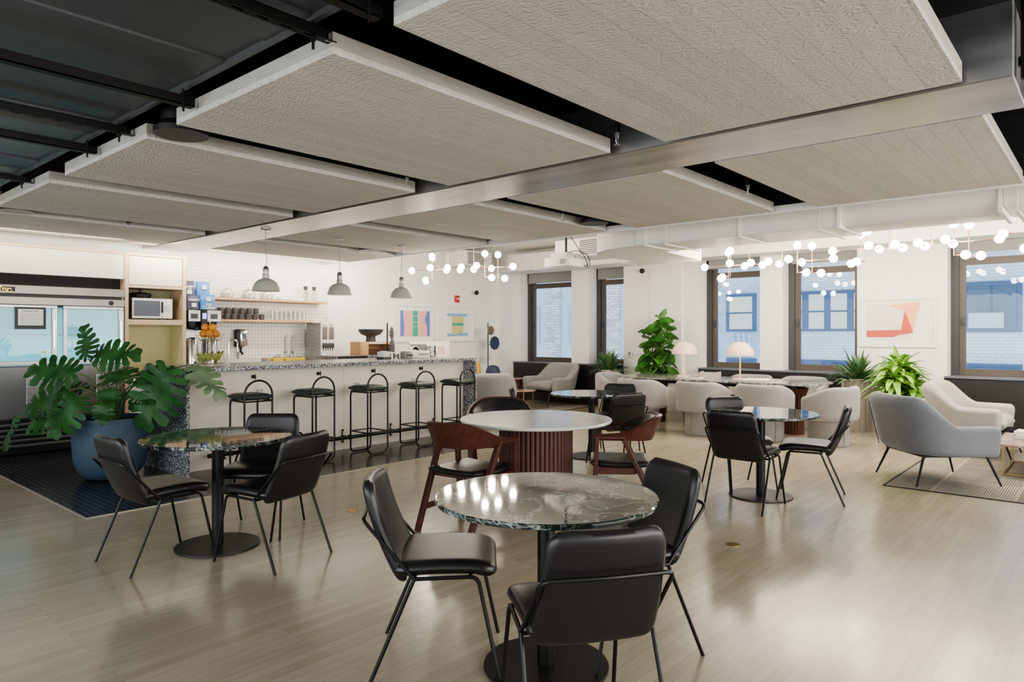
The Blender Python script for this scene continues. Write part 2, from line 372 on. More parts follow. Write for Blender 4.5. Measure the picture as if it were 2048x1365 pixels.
# ================================================================== SETTING
XW = 11.6; YB = 10.1
struct('floor', MB().box(-4,-5,-.1,12.3,YB+.3,0), 'floor', smooth=0)
struct('floor_tile', MB().box(1.88,6.0,0,7.25,YB,.004), 'tile', smooth=0)
struct('trim_9', MB().box(1.87,5.985,0,7.25,6.0,.006).box(1.865,5.985,0,1.88,9.6,.006), mat('metal strip', (.5,.46,.38), .4, .5), smooth=0)
for fx, fy, fl in ((4.52,1.947,'right'),(3.37,4.642,'left')):
    t = thing('floor_outlet', 'small round brass outlet cap set in the floor, %s of two' % fl, 'outlet', (fx,fy,.001), 0, 'floor outlet caps')
    obj('ring', MB().lathe([(.035,0),(.045,0),(.045,.003),(.035,.003)],28), 'brass', t); obj('cap', MB().lathe([(0,0),(.034,0),(.034,.002),(0,.002)],24), 'zinc', t)
struct('ceiling', MB().box(-4,-5,3.15,6.72,YB+.3,3.3), 'black_ceil', smooth=0)
struct('ceiling_window_side', MB().box(6.72,-5,3.15,12.3,YB+.3,3.3), 'white', smooth=0)
struct('wall_back', MB().box(-4,YB,0,12.3,YB+.3,3.15), 'wall', smooth=0)
struct('trim_1', MB().box(11.10,YB-.10,0,11.6,YB,3.15), 'wall', smooth=0)
w = MB()      # the window wall: piers, spandrels, lintels
ops = [(8.46,9.86),(7.175,8.02),(4.52,5.61),(3.0,4.14),(-.2,1.80),(-2.2,-.9)]
ys = [YB]
for a, b_ in ops: ys += [b_, a]
ys += [-5]
for i in range(0, len(ys), 2): w.box(XW, ys[i+1], 0, 12.15, ys[i], 3.15)
for a, b_ in ops:
    w.box(11.75, a, 0, 12.15, b_, .80); w.box(XW, a, 2.76, 12.15, b_, 3.15)
struct('wall_right', w, 'wall', smooth=0)
struct('trim_2', MB().box(XW-.05,5.95,0,XW,7.175,3.15), 'wall', smooth=0)
struct('trim_3', MB().box(11.05,-5,2.74,XW-.002,YB,3.148), 'duct_white', smooth=0)
for i, (a, b_) in enumerate([(7.175,9.98),(3.0,5.61),(-5,1.83)]):
    o = struct('window_sill_%d' % (i+1) if 0 else 'trim_%d' % (4+i), MB().box(XW-.07,a,0,11.9,b_,.80), 'sill', smooth=0)
    obj('sill_top', MB().box(XW-.09,a,.80,12.0,b_,.825), 'sillt', o, smooth=0)
for i, (a, b_) in enumerate(ops[:5]):
    x = 11.93; f = MB()
    f.box(x-.06,a,.82,x+.06,a+.04,2.76).box(x-.06,b_-.10,.82,x+.06,b_,2.76).box(x-.06,a,2.72,x+.06,b_,2.76)
    win = struct('window_%d' % (i+1), f, 'framed', smooth=0)
    g = MB(); g.box(x-.03,a+.04,.826,x+.03,a+.11,2.70).box(x-.03,b_-.18,.826,x+.03,b_-.101,2.70).box(x-.028,a+.11,.826,x+.028,b_-.18,.92).box(x-.035,a+.041,2.43,x+.035,b_-.102,2.53)
    obj('window_frame', g, 'frame', win, smooth=0)
    obj('glass_pane', MB().quad((x,a+.05,.85),(x,b_-.1,.85),(x,b_-.1,2.72),(x,a+.05,2.72)), 'glass', win, smooth=0)
    obj('handle', MB().box(x-.06,b_-.165,1.55,x-.03,b_-.135,1.68,.005), 'framed', win)
    obj('roller_shade', MB().box(x-.10,a+.01,2.60 if i > 1 else 2.54,x-.085,b_-.06,2.755), 'shade', win, smooth=0)

# ------------------------------------------------------------------ ceiling clouds, beams, ducts
yr = [(.53,2.06),(2.455,3.95),(4.36,5.84),(6.21,7.74),(8.11,9.6)]
wh = ['nearest','second nearest','third nearest','fourth nearest','farthest']
def cloud(x0,x1,y0,y1,lab):
    t = thing('ceiling_panel', lab, 'ceiling panel', ((x0+x1)/2,(y0+y1)/2,2.6), 0, 'limed plank panels hung under the black ceiling')
    a, b_ = (x1-x0)/2, (y1-y0)/2
    obj('plank_face', MB().box(-a,-b_,0,a,b_,.03), 'cloud', t, smooth=0)
    e = MB().box(-a,-b_,.03,a,-b_+.03,.092).box(-a,b_-.03,.03,a,b_,.092).box(-a,-b_+.03,.03,-a+.03,b_-.03,.092).box(a-.03,-b_+.03,.03,a,b_-.03,.092)
    obj('edge_frame', e, 'cloud_edge', t, smooth=0)
    h = MB()
    for sx in (-1,1):
        for sy in (-1,1): h.tube([(sx*(a-.3),sy*(b_-.3),.03),(sx*(a-.3),sy*(b_-.3),.55)], .005, 6)
    obj('hanger_rod', h, 'strut', t)
for i, (a, b_) in enumerate(yr):
    cloud(1.685, 3.79, a, b_, 'wide limed wood panel overhead on the duct side of the steel beam, %s to the camera' % wh[i])
    cloud(4.48, 6.64, a, b_, 'wide limed wood panel overhead on the window side of the steel beam, %s to the camera' % wh[i])
tag(obj('ceiling_beam', MB().box(3.85,.34,2.6,4.44,YB-.001,2.95,.006,1), 'beam'), 'long brushed steel beam running across between the wood ceiling panels', 'beam')
tag(obj('fascia_trim', MB().box(6.68,-5,2.59,6.715,YB-.001,3.149), 'white'), 'white edge strip along the window side of the dark ceiling', 'trim')
struct('trim_8', MB().box(6.655,-5,2.66,6.679,YB-.001,3.149), 'black_ceil', smooth=0)
# duct, left
t = thing('air_duct', 'large black sheet metal duct overhead at the left above the slotted struts', 'duct')
m = MB(); y = .3; k = 0
while y < 9.9:
    dz = .012*(k % 2); m.box(-3.5, y, 2.72+dz, 1.60, min(y+.36, 10.0), 3.1); y += .36; k += 1
obj('duct_body', m, 'duct', t, smooth=0); obj('seam_strip', MB().box(1.585,.3,2.705,1.61,10.0,2.74), 'duct', t, smooth=0)
for i, (yy, sl, nm) in enumerate([(2.10,0,'nearest'),(2.47,1,'nearest'),(3.67,0,'second'),(4.55,1,'second'),(5.10,0,'third'),(6.59,1,'third')]):
    lab = ('%s slotted black strut under the dark duct' if sl else '%s plain black angle rail under the dark duct') % nm
    t = thing('strut_channel' if sl else 'angle_rail', lab, 'strut', (0,yy,2.63), 0, 'supports under the dark duct')
    if sl:
        m = MB(); m.box(-3.4,-.022,.02,1.66,-.019,.06).box(-3.4,.019,.02,1.66,.022,.06).box(-3.4,-.022,.058,1.66,.022,.061)
        x = -.6; m.box(-3.4,-.022,.018,x,.022,.021)
        while x < 1.62:
            m.box(x,-.022,.018,x+.055,.022,.021); m.box(x+.055,-.022,.018,x+.10,-.008,.021).box(x+.055,.008,.018,x+.10,.022,.021); x += .10
        obj('channel', m, 'strut', t, smooth=0)
    else:
        obj('angle_bar', MB().box(-3.4,-.003,0,1.66,.003,.05).box(-3.4,-.003,0,1.66,.05,.006), 'strut', t, smooth=0)
    obj('threaded_rod', MB().tube([(1.60,0,-.035),(1.60,0,.5)], .006, 6).cyl(1.60,0,.0,.014,.013,6), 'strut', t)
# front right dark duct
t = thing('air_duct', 'grey sheet metal duct end above the near ceiling panel at top right', 'duct')
obj('duct_body', MB().box(1.9,-1.4,2.84,3.45,.30,3.12,.01,1), mat('duct grey', (.16,.165,.16), .45, .5), t)
obj('flange', MB().box(3.40,-1.4,2.81,3.46,.32,3.13), M['strut'], t)
tag(obj('ceiling_pipe', MB().tube([(3.93,.30,2.6),(3.93,.30,3.15)], .022, 10).cyl(3.93,.30,2.66,2.70,.032,10), 'strut'), 'black threaded drop pipe at the near end of the steel beam', 'pipe')
# white duct run, window side
t = thing('air_duct', 'long white duct running above the chandeliers with a rounded elbow', 'duct')
m = MB().box(7.25,2.06,2.49,8.05,4.35,2.98,.012,1)
obj('duct_body', m, 'duct_white', t)
el = []
for k in range(9):
    a = k/8*PI/2; el.append((8.05-.80*math.cos(a), 4.35+.95*math.sin(a)))
el += [(9.35,5.30),(9.35,4.50),(8.05,4.35)]
obj('elbow', MB().prism(el, 2.49, 2.97), 'duct_white', t)
def rr(yy, w_=.80, h=.49, zc=2.735, r=.2):
    out = []
    for cx, cz, a0 in ((7.65+w_/2-r, zc+h/2-r, 0),(7.65-w_/2+r, zc+h/2-r, 90),(7.65-w_/2+r, zc-h/2+r, 180),(7.65+w_/2-r, zc-h/2+r, 270)):
        for k in range(7): a = R(a0+15*k); out.append((cx+r*math.cos(a), yy, cz+r*math.sin(a)))
    return out
m = MB(); A = [m.b.verts.new(p) for p in rr(2.03)]; B = [m.b.verts.new(p) for p in rr(.75)]
for k in range(len(A)): m.b.faces.new((A[k],A[(k+1)%len(A)],B[(k+1)%len(A)],B[k]))
m.b.faces.new(A); m.b.faces.new(B)
obj('oval_section', m, 'duct_white', t)
obj('duct_body', MB().box(7.25,-4.9,2.53,8.05,.72,2.98,.012,1), 'duct_white', t)
for yy in (.735,2.045,3.05,4.2): obj('joint_flange', MB().box(7.235,yy-.015,2.475,8.065,yy+.015,2.99), 'white', t, smooth=0)
m = MB()
for yy in (.6,2.2,3.9): m.box(7.20,yy,2.462,8.1,yy+.03,2.474).tube([(7.22,yy+.015,2.47),(7.22,yy+.015,3.15)],.005,6).tube([(8.08,yy+.015,2.47),(8.08,yy+.015,3.15)],.005,6)
obj('hanger', m, 'white', t, smooth=0)
t = thing('air_duct', 'long white boxed duct high along the window wall behind the projector', 'duct')
obj('duct_body', MB().box(10.6,5.4,2.70,11.04,9.35,3.04,.01,1), 'duct_white', t)
for yy in (8.6,7.6,6.6): obj('joint_flange', MB().box(10.59,yy,2.69,11.045,yy+.02,3.045), 'white', t, smooth=0)
t = thing('wall_unit', 'white air unit with grille high on the back wall behind the globe chandelier', 'air unit')
obj('cabinet', MB().box(9.5,9.45,2.76,10.25,YB-.002,3.06,.01,1), 'duct_white', t)
m = MB()
for k in range(9): m.box(9.56,9.44,2.80+k*.026,10.06,9.45,2.81+k*.026)
obj('grille', m, 'dgrey', t, smooth=0)
t = thing('ceiling_vent', 'white louvred vent box behind the projector under the white ceiling', 'vent')
obj('housing', MB().box(9.0,5.55,2.66,9.6,6.9,2.95,.008,1), 'duct_white', t)
m = MB()
for k in range(8): m.box(8.985,5.60,2.69+k*.03,9.0,6.4,2.70+k*.03)
obj('grille', m, 'dgrey', t, smooth=0)

# sprinklers, speakers
def sprinkler(x, y, lab):
    t = thing('sprinkler_head', lab, 'sprinkler', (x,y,2.55), 0, 'sprinkler heads between the ceiling panels')
    obj('pipe', MB().cyl(0,0,.09,.6,.012,10).cyl(0,0,.07,.11,.022,10), 'strut', t)
    obj('head', MB().cyl(0,0,.045,.07,.013,8).cyl(0,0,0,.004,.018,12).tube([(-.011,0,.045),(-.013,0,.02),(0,0,.004)],.003,5).tube([(.011,0,.045),(.013,0,.02),(0,0,.004)],.003,5), 'zinc', t)
for x, y, l in ((3.50,2.22,'sprinkler head hanging in the gap between the two nearest left panels'),(3.45,4.06,'sprinkler head in the gap above the far end of the second left panel'),(5.42,2.21,'sprinkler head in the gap between the two nearest window side panels'),(5.50,4.12,'sprinkler head beside the round speaker in the window side gap'),(2.9,7.98,'small sprinkler head in the farthest left gap')): sprinkler(x,y,l)
for x, y, l in ((1.80,4.155,'round black ceiling speaker at the duct end of the left panel gap'),(1.88,7.93,'round black ceiling speaker at the far left edge of the panels'),(6.13,4.17,'round dark ceiling speaker beside the window side sprinkler'),(6.05,7.93,'round dark speaker in the farthest window side gap')):
    t = thing('ceiling_speaker', l, 'speaker', (x,y,2.605), 0, 'round speakers between the ceiling panels')
    obj('grille', MB().lathe([(.130,0),(.135,.004),(.135,.01)], 36), 'dgrey', t); obj('housing', MB().lathe([(.150,-.002),(.150,.03),(.11,.07),(.11,.4)], 36), 'blackp', t)

# ================================================================== KITCHEN WALL
t = thing('tall_cabinet', 'cream fridge surround with light plywood edges, microwave shelf and lime niche', 'cabinet')
obj('panel', MB().box(-1.0,9.66,2.14,3.46,YB-.01,2.455), 'cream', t, smooth=0)
e = MB().box(-1.0,9.645,2.455,4.245,YB-.01,2.49).box(3.46,9.645,0,3.505,YB-.01,2.455).box(4.20,9.645,0,4.245,YB-.01,2.455).box(3.505,9.645,2.035,4.20,YB-.01,2.07).box(3.505,9.645,1.55,4.20,YB-.01,1.62).box(3.505,9.645,.88,4.20,YB-.01,.92)
obj('ply_frame', e, 'ply', t, smooth=0)
obj('door', MB().box(3.512,9.655,2.076,4.194,9.675,2.449,.002,1), 'cream', t, smooth=0)
obj('niche_lining', MB().box(3.505,YB-.04,.92,4.20,YB-.012,1.55).box(3.505,9.66,.92,3.508,YB-.04,1.55).box(4.197,9.66,.92,4.20,YB-.04,1.55), 'yellow', t, smooth=0)
obj('recess_shade', MB().box(-1.0,9.80,2.0,3.455,9.82,2.14), mat('recess shade', (.035,.03,.027), .8), t, smooth=0)  # dark panel added so the gap above the fridge looks shaded
obj('shelf_back', MB().box(3.505,YB-.04,1.62,4.20,YB-.012,2.035), mat('shelf lining', (.42,.40,.26), .6), t, smooth=0)
obj('door', MB().box(3.512,9.655,.06,4.194,9.675,.875,.002,1), 'cream', t, smooth=0)

t = thing('glass_door_refrigerator', 'wide stainless refrigerator with lit glass doors behind the monstera', 'refrigerator', (0,9.62,0))
obj('body', MB().box(-.9,.04,.42,3.44,.44,.46).box(-.9,.04,1.99,3.44,.44,2.0).box(-.9,.42,.42,3.44,.45,2.0).box(3.42,.04,.1,3.45,.44,2.0).box(-.9,.04,.1,-.87,.44,2.0), 'steel_v', t, smooth=0)
obj('header', MB().box(-.9,0,1.90,3.45,.05,2.0,.004,1).box(-.9,0,1.775,3.45,.05,1.865,.004,1).box(-.9,.03,1.865,3.40,.05,1.90), 'steel_f', t)
obj('header_slot', MB().box(-.9,.012,1.866,3.42,.03,1.899), 'blackp', t, smooth=0)
obj('liner', MB().box(-.86,.40,1.05,3.41,.418,1.76).box(3.395,.06,1.05,3.41,.40,1.76).box(-.86,.06,1.05,3.41,.40,1.06).box(2.735,.15,1.06,2.74,.40,1.76), 'cyan', t, smooth=0)  # lining glows by emission in place of the cabinet's interior lamp
obj('wire_shelf', MB().box(-.86,.10,1.415,3.39,.38,1.425), 'paper', t, smooth=0)
for x0, x1, z in ((1.30,2.70,1),(2.76,3.44,0),(-.14,1.26,1)):
    d = obj('door', MB().box(x0,0,1.06,x1,.045,1.11,.004,1).box(x0,0,1.735,x1,.045,1.77,.004,1).box(x0,0,1.11,x0+.045,.045,1.735,.004,1).box(x1-.06,0,1.11,x1,.045,1.735,.004,1), 'steel', t)
    obj('glass', MB().quad((x0+.04,.02,1.105),(x1-.05,.02,1.105),(x1-.05,.02,1.74),(x0+.04,.02,1.74)), 'fglass', d, smooth=0)
    obj('handle', MB().box(x1-.05,-.02,1.25,x1-.03,0,1.60,.004,1), 'chrome', d)
for x0, x1 in ((1.30,2.70),(2.76,3.44),(-.14,1.26)):
    d = obj('lower_door', MB().box(x0,0,.44,x1,.045,1.04,.006,1), 'steel_v', t)
    obj('handle', MB().box(x1-.32,-.008,.60,x1-.06,0,.92,.004,1), 'steel', d)  # flat pale steel plate standing in for a window reflection
m = MB()
for k in range(5): m.box(-.9,-.01+.0*k,.10+k*.062,3.45,.03,.14+k*.062,.010,2)
obj('louvre', m, 'steel_v', t); obj('kick_panel', MB().box(-.9,.03,.03,3.45,.06,.43), 'blackp', t, smooth=0)
obj('thermometer', MB().lathe([(.028,0),(.028,.006),(.022,.008)],24), 'blackp', t, (3.29,-.001,1.82), (PI/2,0,0))
b_ = obj('badge', MB().box(1.99,-.006,1.915,2.27,0,1.985,.003,1), 'blackp', t)
obj('badge_rim', MB().box(1.995,-.009,1.917,2.265,-.006,1.922).box(1.995,-.009,1.978,2.265,-.006,1.983), 'gold', b_, smooth=0)
text('True', .066, 'gold', b_, (2.17,-.008,1.950), bold=.002)
for (bx, lab) in ((2.60,'bottle'),(3.0,'bottle')):
    q = thing('storage_jar', 'small jar with %s lid standing on the refrigerator floor' % ('yellow' if bx < 2.7 else 'pink'), 'jar', (bx,9.80,1.06), 0, 'jars inside the refrigerator')
    obj('glass_body', MB().lathe([(.035,0),(.04,.05),(.03,.12),(.03,.14)],16), 'cglass', q); obj('lid', MB().cyl(0,0,.14,.16,.033,16), 'ybox' if bx < 2.7 else 'a_pink', q)
q = thing('notice_frame', 'black framed notice sheet on the left refrigerator glass door', 'notice', (2.42,9.615,1.62))
obj('frame', MB().box(-.155,-.012,-.135,.155,0,.125,.003,1), 'blackp', q); obj('sheet', MB().box(-.125,-.014,-.09,.125,-.012,.10), 'paper', q, smooth=0)
text('Beverage Fridge', .024, 'blackp', q, (0,-.0145,.078))
m = MB()
for k in range(6): m.box(-.105,-.0150,.045-k*.022,.105,-.0143,.0475-k*.022)
obj('text_lines', m, 'dgrey', q, smooth=0)

t = thing('microwave_oven', 'white and steel microwave with dial on the plywood shelf', 'microwave', (3.56,9.68,1.622))
obj('case', MB().box(0,0,.012,.52,.36,.285,.006,1), 'steel', t)
obj('window', MB().box(.02,-.008,.045,.35,0,.25,.004,1), 'mw', t); obj('door_frame', MB().box(.008,-.004,.03,.385,0,.265,.003,1), 'paper', t)
obj('handle', MB().box(.362,-.03,.09,.385,-.008,.24,.008,2), 'blackp', t)
obj('control_panel', MB().box(.39,-.006,.02,.51,0,.275,.003,1), 'paper', t); obj('dial', MB().lathe([(.026,0),(.024,.02)],20), 'chrome', t, (.45,-.006,.18), (PI/2,0,0))
for fx, fy in ((.05,.05),(.47,.05),(.05,.31),(.47,.31)): obj('foot', MB().cyl(fx,fy,0,.012,.012,8), 'blackp', t)
t = thing('casserole_pot', 'black lidded casserole on top of the microwave', 'pot', (3.73,9.86,1.908))
obj('pot_body', MB().lathe([(.0,0),(.115,0),(.13,.02),(.132,.05)],28), 'blackp', t); obj('lid', MB().lathe([(.134,.05),(.12,.068),(.05,.08),(.012,.082)],28), 'blackp', t); obj('knob', MB().lathe([(.010,.08),(.010,.095),(.022,.10),(.022,.112),(0,.115)],16), 'blackp', t)

struct('wall_tile_panel', MB().box(4.25,YB-.012,.92,6.82,YB-.001,2.46), 'gtile', smooth=0)
t = thing('back_counter', 'low cream kitchen counter along the tiled wall behind the bar', 'counter')
obj('cabinet_body', MB().box(4.25,9.5,.1,7.9,YB-.02,.88), 'cream', t, smooth=0); obj('toe_kick', MB().box(4.25,9.56,.002,7.9,YB-.02,.1), 'blackp', t, smooth=0); obj('worktop', MB().box(4.25,9.46,.88,7.92,YB-.015,.92,.003,1), 'terrazzo', t)
for nm, z, x1, lb in (('upper',1.93,6.66,'upper light oak wall shelf with carafes and trays'),('lower',1.61,6.40,'lower light oak wall shelf with mugs and glasses')):
    tag(obj('wall_shelf', MB().box(4.73,9.85,z,x1,YB-.012,z+.034,.003,1), 'ply2'), lb, 'shelf', 'oak shelves on the tiled wall')
# mugs
def mk_mug():
    t = thing('coffee_mug', 'dark grey mug in the lower row of the stack on the lower wall shelf', 'mug', (0,0,0), 0, 'dark grey mugs stacked on the lower shelf')
    obj('cup', MB().lathe([(0,0),(.036,0),(.041,.02),(.041,.088),(.037,.088),(.036,.01),(0,.01)],20), 'mug', t)
    obj('handle', MB().tube([(-.039,0,.072),(-.068,0,.06),(-.066,0,.03),(-.040,0,.018)],.006,6,fillet=.015), 'mug', t)
    return t
mg = mk_mug(); k = 0
for row, n, x0, z in ((0,7,4.86,1.645),(1,6,4.88,1.734)):
    for i in range(n):
        l = 'dark grey mug in the %s row of the stack on the lower wall shelf' % ('lower' if row == 0 else 'upper')
        p = (x0+i*.112, 9.95, z)
        if k == 0: mg.location = p
        else: dup(mg, p, 0, l)
        k += 1
gl = thing('drinking_glass', 'clear straight glass in the row at the right of the lower wall shelf', 'glass', (0,0,0), 0, 'clear glasses on the lower shelf')
obj('tumbler', MB().lathe([(0,0),(.030,0),(.033,.15),(.031,.15),(.028,.008),(0,.008)],18), 'cglass', gl)
for i in range(8):
    p = (5.72+i*.081, 9.96, 1.645)
    if i == 0: gl.location = p
    else: dup(gl, p, 0, gl['label'])
for x, nm in ((6.31,'left'),(6.47,'right')):
    t = thing('glass_carafe', 'clear glass carafe with dark stopper, %s of the pair on the upper shelf' % nm, 'carafe', (x,9.96,1.965), 0, 'carafes on the upper shelf')
    obj('vessel', MB().lathe([(0,0),(.05,0),(.055,.04),(.035,.12),(.025,.18),(.032,.20),(.029,.20),(.022,.18),(.03,.12),(.05,.04),(0,.008)],20), 'cglass', t); obj('stopper', MB().lathe([(.022,.18),(.03,.20),(.036,.24),(0,.245)],16), 'dgrey', t)
for i, x in enumerate((4.98,5.32,5.62)):
    t = thing('glass_cake_dome', 'faint clear glass dome on a plate, %s on the upper shelf' % ('leftmost','middle','rightmost')[i], 'cake dome', (x,9.96,1.965), 0, 'glass domes on the upper shelf')
    obj('plate', MB().lathe([(0,0),(.10,0),(.115,.012),(.112,.014),(0,.008)],28), 'cglass', t)
    obj('dome', MB().lathe([(.095,.014),(.095,.07),(.075,.12),(.03,.145),(.012,.15),(.014,.17),(0,.172),(0,.168),(.01,.146),(.03,.141),(.072,.117),(.092,.07),(.092,.014)],28), 'cglass', t)
t = thing('tray_stack', 'pale serving tray lying on the upper shelf beside the carafes', 'tray', (6.03,9.96,1.965))
obj('tray', MB().box(-.22,-.09,0,.22,.09,.012,.004,1).box(-.20,-.085,.012,.2,.085,.04,.008,1), 'paper', t)
# coffee brewer with bags on top
t = thing('coffee_brewer', 'tall steel twin coffee brewer beside the plywood cabinet', 'coffee maker', (4.27,9.62,.92))
obj('tower', MB().box(0,.18,0,.46,.36,.84,.008,1), 'steel', t); obj('head', MB().box(0,0,.68,.165,.18,.84,.006,1).box(.255,0,.68,.46,.18,.84,.006,1), 'steel', t)
obj('control_column', MB().box(.165,-.02,.56,.255,.18,.85,.01,2), 'blackp', t); obj('screen', MB().box(.18,-.023,.72,.235,-.02,.80), 'lcd', t, smooth=0)
for x in (.08,.36):
    d = obj('brew_basket', MB().lathe([(.03,.57),(.06,.60),(.07,.68)],20,(x,.09,0)), 'blackp', t)
    obj('display', MB().box(x-.055,-.003,.72,x+.045,0,.79,.002,1), 'dgrey', t)
for x, nm in ((4.35,'left'),(4.63,'right')):
    t = thing('thermal_dispenser', 'steel coffee urn under the %s head of the brewer' % nm, 'coffee urn', (x,9.70,.92), 0, 'urns under the coffee brewer')
    obj('urn', MB().lathe([(0,0),(.075,0),(.075,.40),(.06,.44),(.03,.46),(0,.46)],24), 'chrome', t); obj('tap', MB().box(-.012,-.12,.10,.012,-.07,.125,.003,1).box(-.012,-.12,.06,.012,-.10,.13,.003,1), 'blackp', t); obj('gauge', MB().box(-.02,-.082,.16,.02,-.072,.36,.004,1), 'paper', t)
def bag(x, y, z, w, h, m, rz, lab, lines, lx=0, pz=None):
    pz = h*.56 if pz is None else pz
    t = thing('coffee_bag', lab, 'bag', (x,y,z), rz, 'coffee bags stacked on the brewer')
    def f(u, v): return ((u-.5)*w*(1-.10*v*v), 0, v*h)
    obj('pouch', MB().surf(f, 14, 14, lambda u, v: .105*(.25+.75*edge_round(u,.28))*(1-.55*sstep(.55,1,v))), m, t)
    obj('label_patch', MB().box(lx-.033,-.062,pz,lx+.033,-.052,pz+.055), 'paper', t, smooth=0)
    for s_, sz, zz in lines: text(s_, sz, 'paper', t, (0,-.060,zz), bold=.0012, ext=.003)
    return t
bag(4.345,9.70,1.775,.19,.20,'navybag',.1,'lower navy coffee bag at the left on the brewer',[('VARIETY',.044,.125)], pz=.03)
bag(4.56,9.70,1.775,.22,.21,'bluebag',-.05,'bright blue coffee bag standing in front on the brewer',[('Joe',.062,.075),('Coffee',.062,.025)])
bag(4.345,9.83,1.775,.20,.40,'navybag',.0,'tall navy coffee bag at the back left on the brewer',[('VARIETY',.048,.315),('COFFEE',.018,.285)], pz=.215)
bag(4.56,9.84,1.775,.21,.40,'bluebag',.0,'tall bright blue coffee bag at the back right on the brewer',[], pz=.29)
# tap, soap, spoons etc
t = thing('kitchen_faucet', 'chrome spring neck faucet standing behind the bar sink', 'faucet', (4.81,9.56,.92))
obj('base', MB().box(-.05,-.03,0,.16,.03,.02,.006,1), 'chrome', t)
a = [(0,0,.02),(0,0,.36)]+[(.065-.065*math.cos(R(k*18)),0,.36+.07*math.sin(R(k*18))) for k in range(1,11)]+[(.135,0,.22)]
obj('spout', MB().tube(a,.012,10), 'chrome', t); obj('spray_head', MB().cyl(.135,0,.15,.25,.017,12), 'steel_v', t); obj('lever', MB().box(.10,-.01,.02,.115,.01,.16,.004,1), 'chrome', t)
t = thing('soap_dispenser', 'black and silver soap dispenser mounted on the tiled wall', 'soap dispenser', (5.24,YB-.012,1.23))
obj('back_shell', MB().box(-.09,-.09,0,.05,0,.27,.02,3), 'blackp', t); obj('cover', MB().box(-.04,-.115,.01,.085,-.03,.265,.02,3), 'chrome', t); obj('window', MB().box(-.01,-.118,.12,.055,-.114,.21,.004,1), 'mw', t); obj('nozzle', MB().tube([(.0,-.05,.01),(0,-.05,-.07),(.02,-.08,-.11)],.018,10), 'blackp', t)
t = thing('grey_canister', 'small grey canister with wooden lid on the back counter', 'canister', (5.47,9.72,.92))
obj('jar', MB().cyl(0,0,0,.125,.062,24), mat('grey ceramic', (.30,.31,.32), .5), t); obj('lid', MB().cyl(0,0,.125,.145,.06,24), 'ply2', t)
for i, x in enumerate((5.66,5.86,6.03)):
    t = thing('tea_box', 'yellow box with small jars on top, %s from the left on the back counter' % ('first','second','third')[i], 'box', (x,9.72,.92), 0, 'yellow boxes on the back counter')
    obj('box_body', MB().box(-.085,-.05,0,.085,.05,.135,.004,1), 'ybox', t)
    for dx in (-.045,.0,.045): obj('jar', MB().lathe([(.020,.135),(.022,.16),(.013,.172),(.022,.178),(.022,.195),(0,.198)],12,(dx,0,0)), 'chrome', t)
for i, x in enumerate((6.02,6.14)):
    t = thing('measuring_ladle', 'chrome ladle hanging on the tiled wall, %s of two' % ('left','right')[i], 'ladle', (x,YB-.03,1.12), 0, 'ladles on the tiled wall')
    obj('bowl', MB().sphere((0,0,.02),.03,14,8,.7), 'zinc', t); obj('handle', MB().tube([(0,0,.03),(0,0,.26),(.03,-.01,.28)],.008,8), 'zinc', t)
t = thing('wall_outlet', 'white outlet plate on the tiled wall above the yellow boxes', 'outlet', (5.80,YB-.013,1.07))
obj('plate', MB().box(-.055,-.006,-.06,.055,0,.06,.003,1), 'paper', t); obj('socket', MB().box(-.03,-.008,-.04,-.01,-.006,.04).box(.01,-.008,-.04,.03,-.006,.04), 'white', t, smooth=0)
# cereal dispenser
t = thing('coffee_dispenser', 'steel bean dispenser with two hoppers at the end of the tiled wall', 'coffee machine', (6.36,9.60,.92))
obj('case', MB().box(0,0,0,.27,.42,.69,.006,1), 'steel', t); obj('front_panel', MB().box(.0,-.006,.02,.27,0,.68,.003,1), 'paper', t)
obj('hopper_window', MB().box(.025,-.012,.42,.115,-.006,.62,.02,3).box(.15,-.012,.42,.24,-.006,.62,.02,3), mat('beans', (.20,.15,.12), .5), t)
obj('knob', MB().sphere((.07,-.02,.655),.016,10,6).sphere((.19,-.02,.655),.016,10,6), 'chrome', t)
obj('button_plate', MB().box(.02,-.010,.28,.25,-.006,.36,.003,1), 'dgrey', t)
m = MB()
for k in range(5): m.box(.035+k*.044,-.016,.24,.045+k*.044,-.008,.32)
obj('lever', m, 'blackp', t, smooth=0)
# raised terrazzo return behind the bar
t = thing('service_counter', 'raised terrazzo topped counter block behind the bar near the bean dispenser', 'counter')
obj('cabinet_body', MB().box(6.2,8.9,0,7.62,9.44,1.045), 'cream', t, smooth=0); obj('worktop', MB().box(6.17,8.87,1.045,7.65,9.45,1.09,.003,1), 'terrazzo', t)
obj('dark_front', MB().box(6.18,8.862,1.02,6.72,8.872,1.088), 'blackp', t, smooth=0)
t = thing('wooden_display_box', 'open oak display box on the raised terrazzo counter', 'box', (6.78,9.12,1.09))
obj('frame', MB().box(0,0,0,.16,.28,.21,.003,1).box(.16,0,.17,.66,.28,.21,.003,1).box(.61,0,0,.66,.28,.17,.003,1).box(.16,.26,.0,.61,.28,.17), 'ply2', t)
obj('drawer', MB().box(.17,.02,0,.58,.24,.09,.003,1), 'walnut_h', t); obj('label_strip', MB().box(.17,-.004,.178,.45,0,.20), 'paper', t, smooth=0)
t = thing('pedestal_bowl', 'dark footed fruit bowl standing on the oak display box', 'bowl', (7.09,9.26,1.302))
obj('bowl', MB().lathe([(.0,0),(.085,0),(.075,.07),(.08,.09),(.15,.115),(.195,.16),(.205,.205),(.195,.205),(.18,.16),(.12,.12),(0,.11)],32), mat('bronze bowl', (.075,.065,.062), .45), t)
